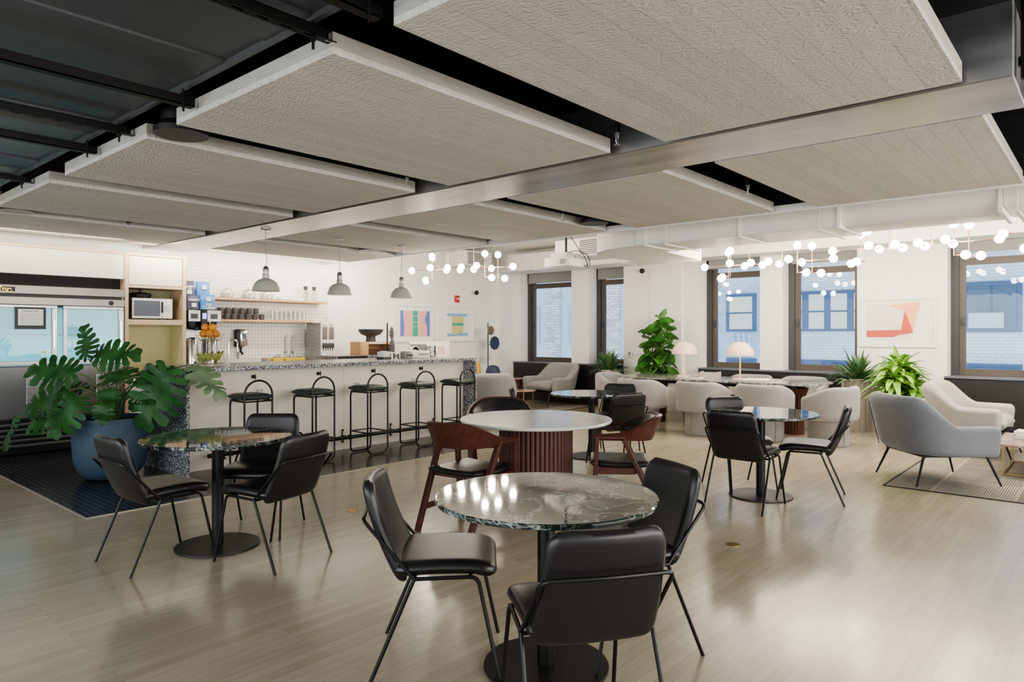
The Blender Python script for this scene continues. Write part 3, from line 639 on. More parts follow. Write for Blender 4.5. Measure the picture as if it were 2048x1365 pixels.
# things on the bar
def disc_stand(loc, rz, lab, discs, h):
    t = thing('disc_sculpture', lab, 'sculpture', loc, rz)
    obj('pole', MB().cyl(0,0,0,h,.011,10), 'blackm', t)
    if loc[2] > .5: obj('foot', MB().cyl(0,0,0,.012,.07,20), 'blackm', t)
    for dx, dz, r, m_, off in discs:
        d = obj('disc', MB().lathe([(0,-.004),(r,-.004),(r,.004),(0,.004)],36), m_, t, (dx,-off,dz), (PI/2,0,0))
        obj('arm', MB().tube([(0,0,dz-.03),(dx,-off,dz-.03)],.004,6).tube([(0,0,dz+.02),(dx,-off,dz+.02)],.004,6), 'blackm', t)
    return t
disc_stand((6.92,8.62,1.0),R(69),'dark stand with two tilted grey discs behind the bar',[(.02,.44,.10,'disc_g',.08),(.03,.22,.125,'disc_g',.09)],.60)
bpy.data.objects['disc_sculpture'].location.z = 0
for ch in bpy.data.objects['disc_sculpture'].children: 
    if ch.name.startswith('pole'): ch.scale.z = 1.6/.60
    elif ch.name.startswith(('disc','arm')): ch.location.z += 1.0
disc_stand((10.40,YB-.40,0),0,'slim pole sculpture with brass, navy and white discs against the back wall',[(.03,1.50,.095,'disc_b',.05),(.15,1.24,.14,'navy',.05),(.13,.95,.105,'disc_w',.05)],1.66)
t = thing('napkin_stack', 'bundle of papers and sachets standing on the bar top', 'papers', (5.98,7.52,1.086), R(15))
m = MB()
for k in range(7): m.box(-.07+k*.02,-.05,0,-.058+k*.02,.05,.11-.004*(k%3), 0, 2, Matrix.Rotation(R(6*(k-3)*.5),4,'Y'))
obj('sheets', m, 'paper', t, smooth=0); obj('holder', MB().box(-.09,-.06,0,.09,.06,.03,.004,1), 'dgrey', t)
for i, (x, y, r, h) in enumerate(((6.17,7.60,.038,.075),(6.24,7.66,.035,.07),(6.31,7.58,.036,.06))):
    t = thing('metal_tin', 'small round metal tin on the bar, %s of three' % ('leftmost','middle','rightmost')[i], 'tin', (x,y,1.086), 0, 'metal tins on the bar')
    obj('tin_body', MB().lathe([(0,0),(r,0),(r,h),(r*.9,h+.004),(0,h+.004)],20), 'zinc' if i != 1 else 'steel_v', t); obj('lid', MB().cyl(0,0,h+.004,h+.016,r*.6,16), 'chrome', t)
t = thing('grey_dispenser', 'round grey napkin dispenser on the bar beside the white machine', 'dispenser', (6.36,7.50,1.086))
obj('drum', MB().lathe([(0,0),(.075,0),(.08,.01),(.08,.085),(.07,.10),(0,.10)],28), mat('grey drum', (.30,.29,.28), .5), t); obj('slot', MB().box(-.05,-.083,.03,.05,-.07,.06), 'dgrey', t, smooth=0)
t = thing('label_printer', 'low white machine lying on the bar beside the grey dispenser', 'machine', (6.62,7.58,1.086), R(0))
obj('case', MB().box(-.17,-.10,0,.17,.10,.10,.012,2), 'paper', t); obj('grille', MB().box(-.06,-.102,.035,.14,-.10,.065), 'disc_g', t, smooth=0)
t = thing('toaster', 'rounded steel toaster standing on the bar before the grey screen', 'toaster', (6.74,7.80,1.086), R(0))
def fa(u, v): a = PI*u; return (-.085*math.cos(a)*1.0, (v-.5)*.12, .16*math.sin(a)**.7 if 0<u<1 else 0)
obj('shell', MB().surf(fa, 16, 3, lambda u, v: .012), 'chrome', t); obj('side_plate', MB().box(-.065,-.05,0,.065,.05,.12,.02,3), 'steel_v', t)
t = thing('monitor_back', 'upright dark grey screen seen from behind on the bar', 'monitor', (6.90,7.86,1.086))
obj('panel', MB().box(-.15,-.012,.01,.15,.012,.19,.003,1), mat('monitor grey', (.22,.22,.22), .5), t); obj('foot', MB().box(-.09,-.04,0,.09,.05,.01,.003,1), 'blackp', t)
t = thing('white_cabinet_box', 'white boxed appliance with pink note and black cable on the bar end', 'appliance', (7.02,7.75,1.086))
obj('case', MB().box(.03,.0,0,.13,.18,.17,.006,1).box(-.0+.13,.0,0,.10,.18,.17), 'disc_w', t)
obj('case', MB().box(.135,.02,0,.15,.18,.175,.003,1), 'paper', t)
tag(obj('cable', MB().tube([(7.0,7.74,1.235),(7.04,7.70,1.23),(7.08,7.68,1.10),(7.02,7.66,1.095),(6.96,7.68,1.10),(7.0,7.70,1.16),(7.10,7.70,1.17),(7.13,7.69,1.12),(7.06,7.68,1.094)],.004,6,fillet=.03), 'blackp'), 'black looped power cable on the end of the bar', 'cable')
t = thing('white_board', 'white panel with a pink note leaning at the end of the raised counter', 'board', (7.80,8.60,0))
obj('board', MB().box(-.45,-.01,0,.45,.01,1.30,.004,1), 'disc_w', t); obj('pink_note', MB().box(.17,-.014,1.10,.32,-.010,1.22), 'a_pink', t, smooth=0); obj('stand', MB().box(-.45,.01,0,.45,.25,.04,.004,1), 'disc_w', t)

# pictures on the back wall
def picture(name, x0, x1, z0, z1, lab):
    t = thing(name, lab, 'picture', ((x0+x1)/2, YB-.001, (z0+z1)/2)); a, h = (x1-x0)/2, (z1-z0)/2
    obj('frame', MB().box(-a,-.03,-h,a,0,-h+.035,.002,1).box(-a,-.03,h-.035,a,0,h,.002,1).box(-a,-.03,-h+.035,-a+.035,0,h-.035,.002,1).box(a-.035,-.03,-h+.035,a,0,h-.035,.002,1), 'paper', t)
    obj('mat_board', MB().box(-a+.03,-.014,-h+.03,a-.03,-.008,h-.03), 'white', t, smooth=0)
    return t
def art(t, poly, m_, y=-.016, name='print'):
    obj(name, MB().prism(poly, 0, .0015, Matrix.Translation((0,y,0)) @ Matrix.Rotation(PI/2,4,'X')), m_, t, smooth=0)
p1 = picture('framed_print', 8.27,9.27,1.27,1.985,'framed print with pink panels and a green centre band, left of the pair')
W = lambda z: .035*math.sin((z+.25)*9)
zs = [-.245+.49*k/14 for k in range(15)]
art(p1, [(-.37,-.245),(.37,-.245),(.37,.245),(-.37,.245)], 'a_pink', -.0155)
art(p1, [(-.37,-.245)]+[(-.29+W(z)*.4,z) for z in zs]+[(-.37,.245)], 'a_blue', -.018)
art(p1, [(.37,-.245),(.37,.245)]+[(.30-.05*math.exp(-((z-.08)/.1)**2),z) for z in zs[::-1]], 'a_blue', -.018)
art(p1, [(-.07,-.245),(.065,-.245),(.065,.245),(-.07,.245)], 'a_green', -.018)
m = MB()
for k in range(14): m.box(-.27+k*.0145,-.0175,-.24,-.267+k*.0145,-.017,.24); m.box(.085+k*.0145,-.0175,-.24,.088+k*.0145,-.017,.24)
obj('red_line', m, 'a_line', p1, smooth=0)
m = MB()
for z in (.14,.02,-.06): m.box(-.07,-.0205,z,.065,-.020,z+.01)
for x in (-.078,.066): m.box(x,-.0205,-.245,x+.01,-.020,.245)
obj('white_line', m, 'paper', p1, smooth=0)
p2 = picture('framed_print', 9.40,10.38,1.27,1.985,'framed print with small yellow and blue motif, right of the pair')
art(p2, [(-.15,-.22),(.18,-.22),(.18,.20),(-.15,.20)], 'a_yel', -.0155)
art(p2, [(-.28,.16),(.28,.16),(.28,.215),(-.28,.215)], 'a_blue2', -.018); art(p2, [(-.28,-.245),(.30,-.235),(.30,-.17),(.18,-.19),(.10,-.165),(-.05,-.215),(-.28,-.18)], 'a_blue2', -.018)
art(p2, [(-.14,-.03),(.18,-.03),(.18,.025),(-.14,.025)], 'a_green', -.018)
m = MB()
for k in range(12): m.box(-.27,-.0172,-.15+k*.026,-.15,-.0168,-.147+k*.026); m.box(.18,-.0172,-.15+k*.026,.29,-.0168,-.147+k*.026)
obj('pink_line', m, 'a_pink', p2, smooth=0)
t = thing('fire_alarm', 'small red fire alarm on the back wall above the prints', 'fire alarm', (9.88,YB-.001,2.14))
obj('box', MB().box(-.055,-.045,-.07,.055,0,.07,.006,1), 'red', t); obj('white_bar', MB().box(-.03,-.05,-.01,.045,-.045,.018), 'paper', t, smooth=0)
t = thing('framed_artwork', 'white framed abstract of rust and orange shapes between the windows', 'picture', (XW-.001,2.45,1.60))
obj('frame', MB().box(-.03,-.52,-.37,0,.52,-.335).box(-.03,-.52,.335,0,.52,.37).box(-.03,-.52,-.335,0,-.485,.335).box(-.03,.485,-.335,0,.52,.335), 'paper', t, smooth=0)
obj('mat_board', MB().box(-.012,-.49,-.34,-.008,.49,.34), 'disc_w', t, smooth=0)
def artx(poly, m_, x): obj('print', MB().prism(poly, 0, .0015, Matrix(((0,0,-1,x),(-1,0,0,0),(0,1,0,0),(0,0,0,1)))), m_, t, smooth=0)
artx([(-.41,-.22),(.16,-.22),(.12,.27),(-.41,.27)], 'a_bei', -.013)
artx([(-.12,.26),(.31,.30),(.22,-.12),(.19,-.14),(.10,.18)], 'a_or', -.016)
artx([(-.41,-.22),(-.41,-.12),(.06,-.11),(.11,.18),(.22,-.15),(.02,-.19),(-.05,-.22)], 'a_red', -.019)
t = thing('wall_socket', 'white wall socket with a conduit on the wide pier beside the fiddle leaf fig', 'socket', (XW-.051,7.02,1.05))
obj('plate', MB().box(-.03,-.05,-.06,0,.05,.06,.005,1), 'paper', t); obj('conduit', MB().tube([(-.012,-.05,.0),(-.012,-.95,0)],.008,8), 'paper', t); obj('switch', MB().box(-.036,-.02,-.03,-.03,.03,.03), 'disc_g', t, smooth=0)
t = thing('security_camera', 'small dark dome camera high on the wide white pier', 'camera', (XW-.051,6.72,2.62))
obj('bracket', MB().box(-.10,-.02,.03,0,.02,.05,.004,1), 'paper', t); obj('dome', MB().sphere((-.08,0,0),.05,16,10), 'blackp', t)
obj('conduit', MB().tube([(-.01,-.14,.03),(-.01,-.14,-.9)],.008,8), 'paper', t)

# ================================================================== BAR COUNTER
t = thing('bar_counter', 'long bar counter with cream front and speckled terrazzo waterfall ends', 'counter')
obj('worktop', MB().box(3.05,6.93,1.045,7.19,7.97,1.085,.003,1), 'terrazzo', t)
obj('end_slab', MB().box(3.05,6.93,0.004,3.085,7.97,1.045), 'terrazzo', t, smooth=0); obj('end_slab', MB().box(7.155,6.93,0.004,7.19,7.97,1.045), 'terrazzo', t, smooth=0)
obj('front_panel', MB().box(3.085,7.17,.005,5.075,7.20,1.045).box(5.078,7.17,.005,7.155,7.20,1.045), 'cream', t, smooth=0); obj('carcass', MB().box(3.09,7.21,.01,7.15,7.94,1.04), 'cream', t, smooth=0)
r_ = obj('foot_rail', MB().tube([(3.30,7.0,.175),(7.05,7.0,.175)],.022,14), 'blackm', t)
m = MB()
for x in (3.55,4.30,5.05,5.80,6.55): m.tube([(x,7.0,.175),(x,7.17,.175)],.010,8).tube([(x,7.16,.105),(x,7.16,.245)],.006,8).sphere((x,7.15,.105),.014,8,6).sphere((x,7.15,.245),.014,8,6).cyl(x,7.0,.15,.20,.026,12)
obj('rail_bracket', m, 'blackm', r_)
for x in (3.885,4.712,5.517,6.322):
    h = obj('bag_hook', MB().lathe([(.022,0),(.022,.008),(.012,.01),(.012,.05),(.0,.05)],16), 'blackm', t, (x,7.17,.957), (PI/2,0,0))
    obj('hook_bar', MB().box(-.006,-.03,.045,.006,.03,.055,.002,1), 'blackm', h)
for x, z in ((3.96,.80),(5.27,.80),(6.2,.81)):
    d = obj('outlet_plate', MB().box(x-.06,7.164,z-.035,x+.06,7.17,z+.035,.003,1), 'cream', t); obj('socket', MB().box(x-.035,7.162,z-.015,x-.01,7.164,z+.015).box(x+.01,7.162,z-.015,x+.035,7.164,z+.015), 'disc_g', d, smooth=0)
# fruit stand on the bar
t = thing('tiered_fruit_stand', 'two tier gold wire fruit stand at the left end of the bar', 'fruit stand', (3.52,7.42,1.086))
obj('stem', MB().cyl(0,0,0,.47,.006,8).cyl(0,0,.47,.49,.012,8).cyl(0,0,0,.006,.06,20), 'wicker', t)
for r, z0, h in ((.20,.015,.105),(.145,.265,.09)):
    m = MB()
    for k in range(7):
        f = k/6; rr_ = r*math.sin(PI/2*(.28+.72*f)); m.tube([(rr_*math.cos(2*PI*i/28),rr_*math.sin(2*PI*i/28),z0+h*f*f) for i in range(28)],.0018,5,closed=True)
    for i in range(20):
        a = 2*PI*i/20; m.tube([(r*math.sin(PI/2*(.28+.72*f))*math.cos(a),r*math.sin(PI/2*(.28+.72*f))*math.sin(a),z0+h*f*f) for f in (0,.33,.66,1)],.0014,4)
    obj('wire_basket', m, 'wicker', t)
og = thing('orange', 'orange lying in the upper basket of the fruit stand', 'orange', (3.52,7.42,1.40), 0, 'oranges in the upper basket')
obj('peel', MB().sphere((0,0,0),.042,16,10), 'orange', og); obj('stem_end', MB().cyl(0,0,.041,.044,.005,6), 'stemg', og)
pts = [(.07*math.cos(R(60*k)), .07*math.sin(R(60*k)), .345) for k in range(6)]+[(.045*math.cos(R(40+120*k)), .045*math.sin(R(40+120*k)), .415) for k in range(3)]
for i, (a, b2, c_) in enumerate(pts):
    p = (3.52+a, 7.42+b2, 1.086+c_)
    if i == 0: og.location = p
    else: dup(og, p, i, og['label'])
for i in range(5):
    a = R(205+i*32); t = thing('banana', 'green yellow banana resting in the lower basket of the fruit stand', 'banana', (3.52+.085*math.cos(a),7.42+.085*math.sin(a),1.165), a+PI/2, 'bananas in the lower basket')
    q = [(-.09+.03*k,.0,.055*((k-3)/3)**2) for k in range(7)]
    obj('peel', MB().tube(q,.019,10), 'banana', t); obj('tip', MB().tube([(.09,0,.055),(.11,0,.075)],.007,6), 'trunk', t)
for i in range(4):
    a = R(20+i*50); t = thing('apple', 'green apple resting in the lower basket of the fruit stand', 'apple', (3.52+.09*math.cos(a),7.42+.09*math.sin(a),1.165), 0, 'apples in the lower basket')
    obj('fruit', MB().lathe([(0,-.028),(.02,-.034),(.036,-.01),(.037,.012),(.022,.032),(.006,.026),(0,.024)],16), 'appl', t); obj('stalk', MB().tube([(0,0,.026),(.004,0,.045)],.002,5), 'trunk', t)

# stools
def mk_stool():
    t = thing('bar_stool', '', 'stool', (0,0,0), 0, 'arched black stools along the bar')
    wd, dp = .148, .33        # half width, front-back (back loop at y=0)
    a = [(-wd,0,.07),(-wd,0,.80)]+[(-wd*math.cos(R(k*15)),0,.80+.148*math.sin(R(k*15))) for k in range(1,12)]+[(wd,0,.80),(wd,0,.07),(wd-.03,0,.022),(wd-.07,0,.012),(-wd+.07,0,.012),(-wd+.03,0,.022)]
    obj('back_loop', MB().tube(a,.0105,10,closed=True), 'blackm', t)
    f = [(-wd,.02,.735),(-wd,dp,.735),(-wd,dp,.012),(wd,dp,.012),(wd,dp,.735),(wd,.02,.735)]
    obj('front_frame', MB().tube(f,.0105,10,fillet=.055), 'blackm', t)
    obj('footrest', MB().tube([(-wd,0,.26),(wd,0,.26),(wd,dp,.26),(-wd,dp,.26)],.008,8,closed=True,fillet=.03), 'blackm', t)
    def s_(u, v): return ((u-.5)*(.335), .015+(v-.5)*.36+.17, .775)
    obj('seat', MB().surf(s_, 16, 16, lambda u, v: .065*edge_round(u,.22)*edge_round(v,.22)+.004), 'green', t)
    obj('seat_rail', MB().tube([(-wd,0,.735),(wd,0,.735)],.008,8).tube([(-wd,dp,.735),(wd,dp,.735)],.008,8), 'blackm', t)
    return t
sp = mk_stool()
for i, (x, o_) in enumerate(zip((3.625,4.395,5.14,5.895,6.65), ('nearest to the monstera plant','second from the monstera plant','third of five along the bar','fourth from the monstera plant','at the right end of the bar'))):
    lab = 'black stool with dark green seat and arched back, '+o_; rz = R((-3,4,0,-3,3)[i])
    if i == 0: sp.location = (x,6.58,.006); sp.rotation_euler.z = rz; sp['label'] = lab
    else: dup(sp, (x,6.58,.006), rz, lab)
# pendants
def mk_pendant(top):
    t = thing('pendant_lamp', '', 'lamp', (0,0,0), 0, 'grey dome pendants over the bar')
    sh = [(.152,0),(.150,.004),(.143,.04),(.12,.09),(.085,.122),(.04,.14),(.038,.15)]
    d = obj('lamp_shade', MB().lathe(sh+[(.034,.15),(.034,.137),(.08,.119),(.115,.087),(.138,.04),(.146,.002)],40), 'enamel', t)
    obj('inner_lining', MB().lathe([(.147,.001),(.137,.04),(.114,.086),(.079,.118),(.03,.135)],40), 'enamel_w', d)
    obj('bulb', MB().sphere((0,0,.06),.038,14,8), 'bulbp', t)
    obj('lamp_neck', MB().lathe([(.040,.145),(.038,.185),(.033,.19),(.035,.235),(.030,.26),(.018,.275),(.006,.28)],20,flute=lambda k, n: 1 if k % 2 else .9), 'zinc', t)
    obj('cord', MB().tube([(0,0,.26),(.012,0,.34),(-.004,.004,.46),(.0,0,top)],.0035,6), 'disc_g', t)
    obj('canopy', MB().lathe([(.055,top),(.055,top-.012),(.03,top-.02),(0,top-.022)],28), 'zinc', t)
    return t
pn = mk_pendant(.695)
for i, (x, l) in enumerate(((4.0,'grey enamel dome pendant hanging from the steel beam, leftmost over the bar'),(4.97,'grey enamel dome pendant, middle of the three over the bar'),(5.94,'grey enamel dome pendant, rightmost of the three over the bar'))):
    if i == 0: pn.location = (x,7.10,1.905); pn['label'] = l
    else: dup(pn, (x,7.10,1.905), R(50*i), l)

# ================================================================== TABLES AND CHAIRS
def mk_table():
    t = thing('cafe_table', '', 'table', (0,0,0), 0, 'round dark marble cafe tables')
    obj('tabletop', MB().lathe([(0,.715),(.470,.715),(.475,.718),(.478,.725),(.478,.734),(.474,.739),(0,.740)],72), 'dmarble', t, smooth=25)
    obj('column', MB().cyl(0,0,.012,.715,.038,24).cyl(0,0,.705,.715,.12,24), 'blackm', t)
    obj('base_plate', MB().lathe([(0,0),(.268,0),(.27,.004),(.268,.012),(0,.014)],56), 'basem', t)
    return t
tb = mk_table()
for i, (x, y, rz, l) in enumerate(((2.345,1.845,0,'round dark green marble table with white veins, nearest to the camera'),(2.22,4.565,1.2,'round dark green marble table in front of the monstera and the bar'),(6.045,2.35,2.5,'round dark marble table in front of the grey tub chairs at the right'),(6.69,4.59,4,'round dark marble table beyond the pale round table'))):
    if i == 0: tb.location = (x,y,0); tb['label'] = l
    else: dup(tb, (x,y,0), rz, l)
def mk_chair():
    t = thing('leather_chair', '', 'chair', (0,0,0), 0, 'black leather chairs with thin rod legs')
    def s_(u, v):     # u across, v back to front
        rc = .16; hw = .232-.012*v
        if v > 1-rc: k = (v-(1-rc))/rc; hw -= .05*(1-math.sqrt(max(0,1-k*k)))
        if v < .14: k = (.14-v)/.14; hw -= .045*(1-math.sqrt(max(0,1-k*k)))
        return (-.185+.435*v, (u-.5)*2*hw, .452+.010*math.sin(v*3)+.016*(1-(2*u-1)**2)*0-.018*max(0,v-.8)/.2)
    obj('seat', MB().surf(s_, 18, 18, lambda u, v: .058*edge_round(u,.08)*edge_round(v,.10)+.002), 'leather', t)
    def b_(u, v):
        rc = .16; hw = .222-.022*v
        if v > 1-rc: k = (v-(1-rc))/rc; hw -= .05*(1-math.sqrt(max(0,1-k*k)))
        if v < .16: k = (.16-v)/.16; hw -= .05*(1-math.sqrt(max(0,1-k*k)))
        cc = .022*(2*u-1)**2
        return (-.150-.155*v-.02*math.sin(v*3)+cc, (u-.5)*2*hw, .40+.415*v)
    obj('backrest', MB().surf(b_, 18, 22, lambda u, v: .050*edge_round(u,.08)*edge_round(v,.08)+.002), 'leather', t)
    J = lambda s: Vector((-.09,s*.236,.425))
    for s in (-1, 1):
        obj('leg', MB().tube([J(s),(-.27,s*.242,0)],.0085,8), 'blackm', t)
        obj('leg', MB().tube([J(s),(.17,s*.215,.425),(.262,s*.232,0)],.0085,8,fillet=.035), 'blackm', t)
    obj('back_frame', MB().tube([J(-1),(-.300,-.222,.665),(-.318,0,.667),(-.300,.222,.665),J(1)],.0075,8,fillet=.035), 'blackm', t)
    obj('seat_frame', MB().tube([(-.09,-.236,.42),(-.09,.236,.42)],.0075,8).tube([(.14,-.215,.425),(.14,.215,.425)],.0075,8), 'blackm', t)
    return t
ch = mk_chair()
CH = [(1.84,4.59,3,'black leather chair in front of the blue plant pot, facing right to the left table'),
 (2.60,4.70,221,'black leather chair on the bar side of the left table'),
 (2.335,4.06,104,'black leather chair with its back to the camera at the left table'),
 (2.105,2.255,-46.8,'black leather chair at the left of the nearest table, seen from the side'),
 (2.02,1.44,54,'black leather chair nearest to the camera, its back filling the lower centre'),
 (2.745,1.715,153,'black leather chair at the right of the nearest table, facing left'),
 (5.63,2.315,0,'black leather chair seen square from behind at the right table'),
 (6.28,2.0,105,'black leather chair at the right side of the right table, facing left'),
 (6.275,2.64,232,'black leather chair half hidden behind the right table'),
 (6.40,4.07,61,'black leather chair with its back to the camera at the far dark table'),
 (7.06,4.50,200,'black leather chair behind the far dark table beside a grey tub chair'),
 (6.22,5.03,-47,'black leather chair seen edge on at the left of the far dark table')]
for i, (x, y, a, l) in enumerate(CH):
    if i == 0: ch.location = (x,y,0); ch.rotation_euler.z = R(a); ch['label'] = l
    else: dup(ch, (x,y,0), R(a), l)
# pale round table with fluted drum
t = thing('round_dining_table', 'large round pale stone table on a fluted red walnut drum', 'table', (4.37,3.545,0))
obj('tabletop', MB().lathe([(0,.718),(.600,.718),(.612,.724),(.616,.736),(.612,.744),(0,.745)],72), 'wmarble', t, smooth=25)
obj('pedestal', MB().lathe([(.30,.0),(.30,.718)],384,flute=lambda k, n: 1-.045*(1-math.sqrt(max(0,1-((k % 8-4)/4.)**2)))), 'fluted', t, smooth=60)
# walnut chairs
def mk_wood():
    t = thing('walnut_armchair', '', 'chair', (0,0,0), 0, 'red walnut chairs with curved backs')
    def plan(u):       # U shaped path, u 0..1 : right arm front -> back -> left arm front
        a = (u-.5)*2; s = 1 if a >= 0 else -1; q = abs(a)
        th = q*PI*.62
        x = -.275*math.cos(th)*(1 if th < PI/2 else 1.0); y = .285*math.sin(min(th,PI/2))
        if th > PI/2: x = .0+(th-PI/2)/(PI*.12)*.20; y = .285-.006*(th-PI/2)
        return x, s*y, q
    def f(u, v):
        x, y, q = plan(u); top = .80-.128*sstep(.22,.95,q); hz = top-.632-.014*(1-sstep(.3,.8,q))*-1
        z = top-hz+hz*v; lean = .075*(v-.5)*(1-q*.7); n = math.hypot(x, y) or 1
        return (x+x/n*lean, y+y/n*lean, z)
    obj('back_band', MB().surf(f, 44, 8, lambda u, v: .024), 'walnut_h', t)
    def g(u, v):
        uu = .12+.76*u; x, y, q = plan(uu); top = .798-.128*sstep(.22,.95,q); hz = top-.634
        z = top-hz+hz*(.04+.92*v); lean = .075*(v-.5)*(1-q*.7); n = math.hypot(x, y) or 1
        return (x+x/n*(lean-.026), y+y/n*(lean-.026), z)
    obj('back_pad', MB().surf(g, 40, 8, lambda u, v: .028*edge_round(u,.06)*edge_round(v,.2)+.003), 'leather', t)
    def s_(u, v): return (-.22+.46*v, (u-.5)*2*(.215+.03*math.sin(v*PI)), .445-.012*math.sin(v*PI)-.010*math.sin(u*PI))
    obj('seat', MB().surf(s_, 18, 18, lambda u, v: .05*edge_round(u,.12)*edge_round(v,.12)+.004), 'leather', t)
    for s in (-1, 1):
        obj('leg', MB().beam((.215,s*.255,0),(.185,s*.275,.66),.032,.042,(0,1,0)), 'walnut', t)
        obj('leg', MB().beam((-.31,s*.235,0),(-.01,s*.275,.64),.032,.045,(0,1,0)), 'walnut', t)
        obj('arm', MB().beam((-.02,s*.282,.655),(.21,s*.280,.655),.036,.030), 'walnut_h', t)
        obj('seat_rail', MB().beam((-.10,s*.25,.395),(.195,s*.258,.395),.022,.05), 'walnut', t)
        obj('stretcher', MB().beam((-.235,s*.243,.165),(.205,s*.258,.165),.020,.045), 'walnut', t)
    obj('seat_rail', MB().beam((.195,-.25,.395),(.195,.25,.395),.022,.05).beam((-.11,-.25,.40),(-.11,.25,.40),.022,.05), 'walnut', t)
    return t
wc = mk_wood()
for i, (x, y, a, l) in enumerate(((3.66,3.60,6,'red walnut armchair, back to the camera, at the left of the pale round table'),(4.69,2.94,124,'red walnut armchair at the right of the pale round table, arm towards the camera'),(4.91,4.43,-140,'dark padded walnut armchair behind the pale round table'))):
    if i == 0: wc.location = (x,y,0); wc.rotation_euler.z = R(a); wc['label'] = l
    else: dup(wc, (x,y,0), R(a), l)
# long marble table
t = thing('long_marble_table', 'long grey marble dining table with fluted walnut legs under two lamps', 'table', (10.11,4.6,0))
poly = []
for k in range(96):
    a = 2*PI*k/96; ca, sa = math.cos(a), math.sin(a)
    poly.append((.54*math.copysign(abs(ca)**.28,ca), 1.60*math.copysign(abs(sa)**.42,sa)))
obj('tabletop', MB().prism(poly,.720,.745), 'lmarble', t)
obj('under_frame', MB().box(-.38,-1.25,.66,.38,1.25,.72,.01,1), 'blackm', t)
for yy in (-1.15,1.05): obj('pedestal', MB().lathe([(.14,0),(.14,.50),(.20,.66)],160,(0,yy,0),flute=lambda k, n: 1-.06*(1-math.sqrt(max(0,1-((k % 8-4)/4.)**2)))), 'fluted', t, smooth=60)
# tub chairs
def mk_tub():
    t = thing('tub_chair', '', 'chair', (0,0,0), 0, 'grey upholstered tub chairs round the long table')
    obj('pedestal', MB().lathe([(0,0),(.235,0),(.245,.01),(.25,.36),(0,.37)],48), 'fabric_b', t)
    obj('seat', MB().lathe([(0,.34),(.27,.345),(.295,.37),(.295,.42),(.27,.45),(0,.46)],48), 'fabric_b', t)
    def f(u, v):
        a = PI+(u-.5)*2*R(128); q = abs(u-.5)*2
        top = .762-.14*sstep(.35,1,q); zb = .33
        if q > .9: k = (q-.9)/.1; top -= .05*(1-math.sqrt(max(0,1-k*k))); zb += .04*(1-math.sqrt(max(0,1-k*k)))
        return (.315*math.cos(a)*(1.0+.03*v), .330*math.sin(a)*(1.0+.03*v), zb+(top-zb)*v)
    obj('backrest', MB().surf(f, 48, 16, lambda u, v: .085*edge_round(u,.05)*edge_round(v,.14)+.004), 'fabric_b', t)
    m = MB()
    for a in (PI-.25, PI+.9): m.tube([(.252*math.cos(a),.252*math.sin(a),.01),(.254*math.cos(a),.254*math.sin(a),.33)],.003,6)
    obj('seam', m, 'fabric', t)
    return t
tc = mk_tub()
for i, (x, y, a, l) in enumerate(((9.16,5.36,0,'grey tub chair on the near side of the long table, beside the far dark table'),(9.22,4.42,0,'grey tub chair on the near side of the long table before the left lamp'),(9.27,3.55,2,'grey tub chair on the near side of the long table, behind the right dark table'),(9.42,2.78,78,'grey tub chair at the right near corner of the long table'),
  (10.88,5.30,180,'grey tub chair beyond the long table, behind the left lamp'),(10.93,4.45,180,'grey tub chair beyond the long table, behind the right lamp'),(10.95,3.62,180,'grey tub chair beyond the long table near its right end'),(10.12,6.42,-90,'grey tub chair at the left end of the long table by the spiky plant'))):
    if i == 0: tc.location = (x,y,0); tc.rotation_euler.z = R(a); tc['label'] = l
    else: dup(tc, (x,y,0), R(a), l)
# mushroom lamps and things on the long table
for i, (x, y, l) in enumerate(((10.30,5.25,'peach dome table lamp at the left, in front of the fiddle leaf fig'),(10.20,4.28,'peach dome table lamp at the right, in front of the window'))):
    t = thing('mushroom_lamp', l, 'lamp', (x,y,.746), 0, 'peach mushroom lamps on the long table')
    obj('base', MB().lathe([(0,0),(.11,0),(.11,.008),(.10,.012),(0,.014)],36), 'peach', t); obj('stem', MB().cyl(0,0,.012,.38,.011,12), 'lampstem', t)
    obj('lamp_shade', MB().lathe([(.205,.355),(.205,.36),(.20,.41),(.175,.47),(.13,.525),(.07,.555),(0,.565),(0,.558),(.07,.549),(.126,.52),(.17,.467),(.194,.41),(.199,.356)],48), 'peach', t)
t = thing('felt_basket', 'small grey felt basket on the long table between the lamps', 'basket', (10.12,4.72,.746), R(10))
obj('basket_body', MB().box(-.10,-.14,0,.10,.14,.008).box(-.10,-.14,.008,-.09,.14,.085).box(.09,-.14,.008,.10,.14,.085).box(-.09,-.14,.008,.09,-.13,.10).box(-.09,.13,.008,.09,.14,.10), 'fpot', t, smooth=0)
t = thing('board_game', 'pale wooden board game with small pieces on the long table', 'board game', (9.92,3.92,.746), R(5))
obj('board', MB().box(-.15,-.19,0,.15,.19,.022,.004,1), mat('maple', (.66,.58,.44), .5), t)
m = MB()
for i in range(5):
    for j in range(6): m.cyl(-.11+i*.055,-.14+j*.056,.022,.035,.018,10)
obj('game_pieces', m, 'paper', t)
t = thing('notepad_stack', 'small white tray of papers on the long table in front of the left lamp', 'tray', (9.98,4.95,.746), R(-8))
obj('tray', MB().box(-.10,-.16,0,.10,.16,.010,.003,1), 'paper', t); obj('pen', MB().tube([(-.02,-.13,.014),(.03,.10,.014)],.004,6), 'blackp', t)

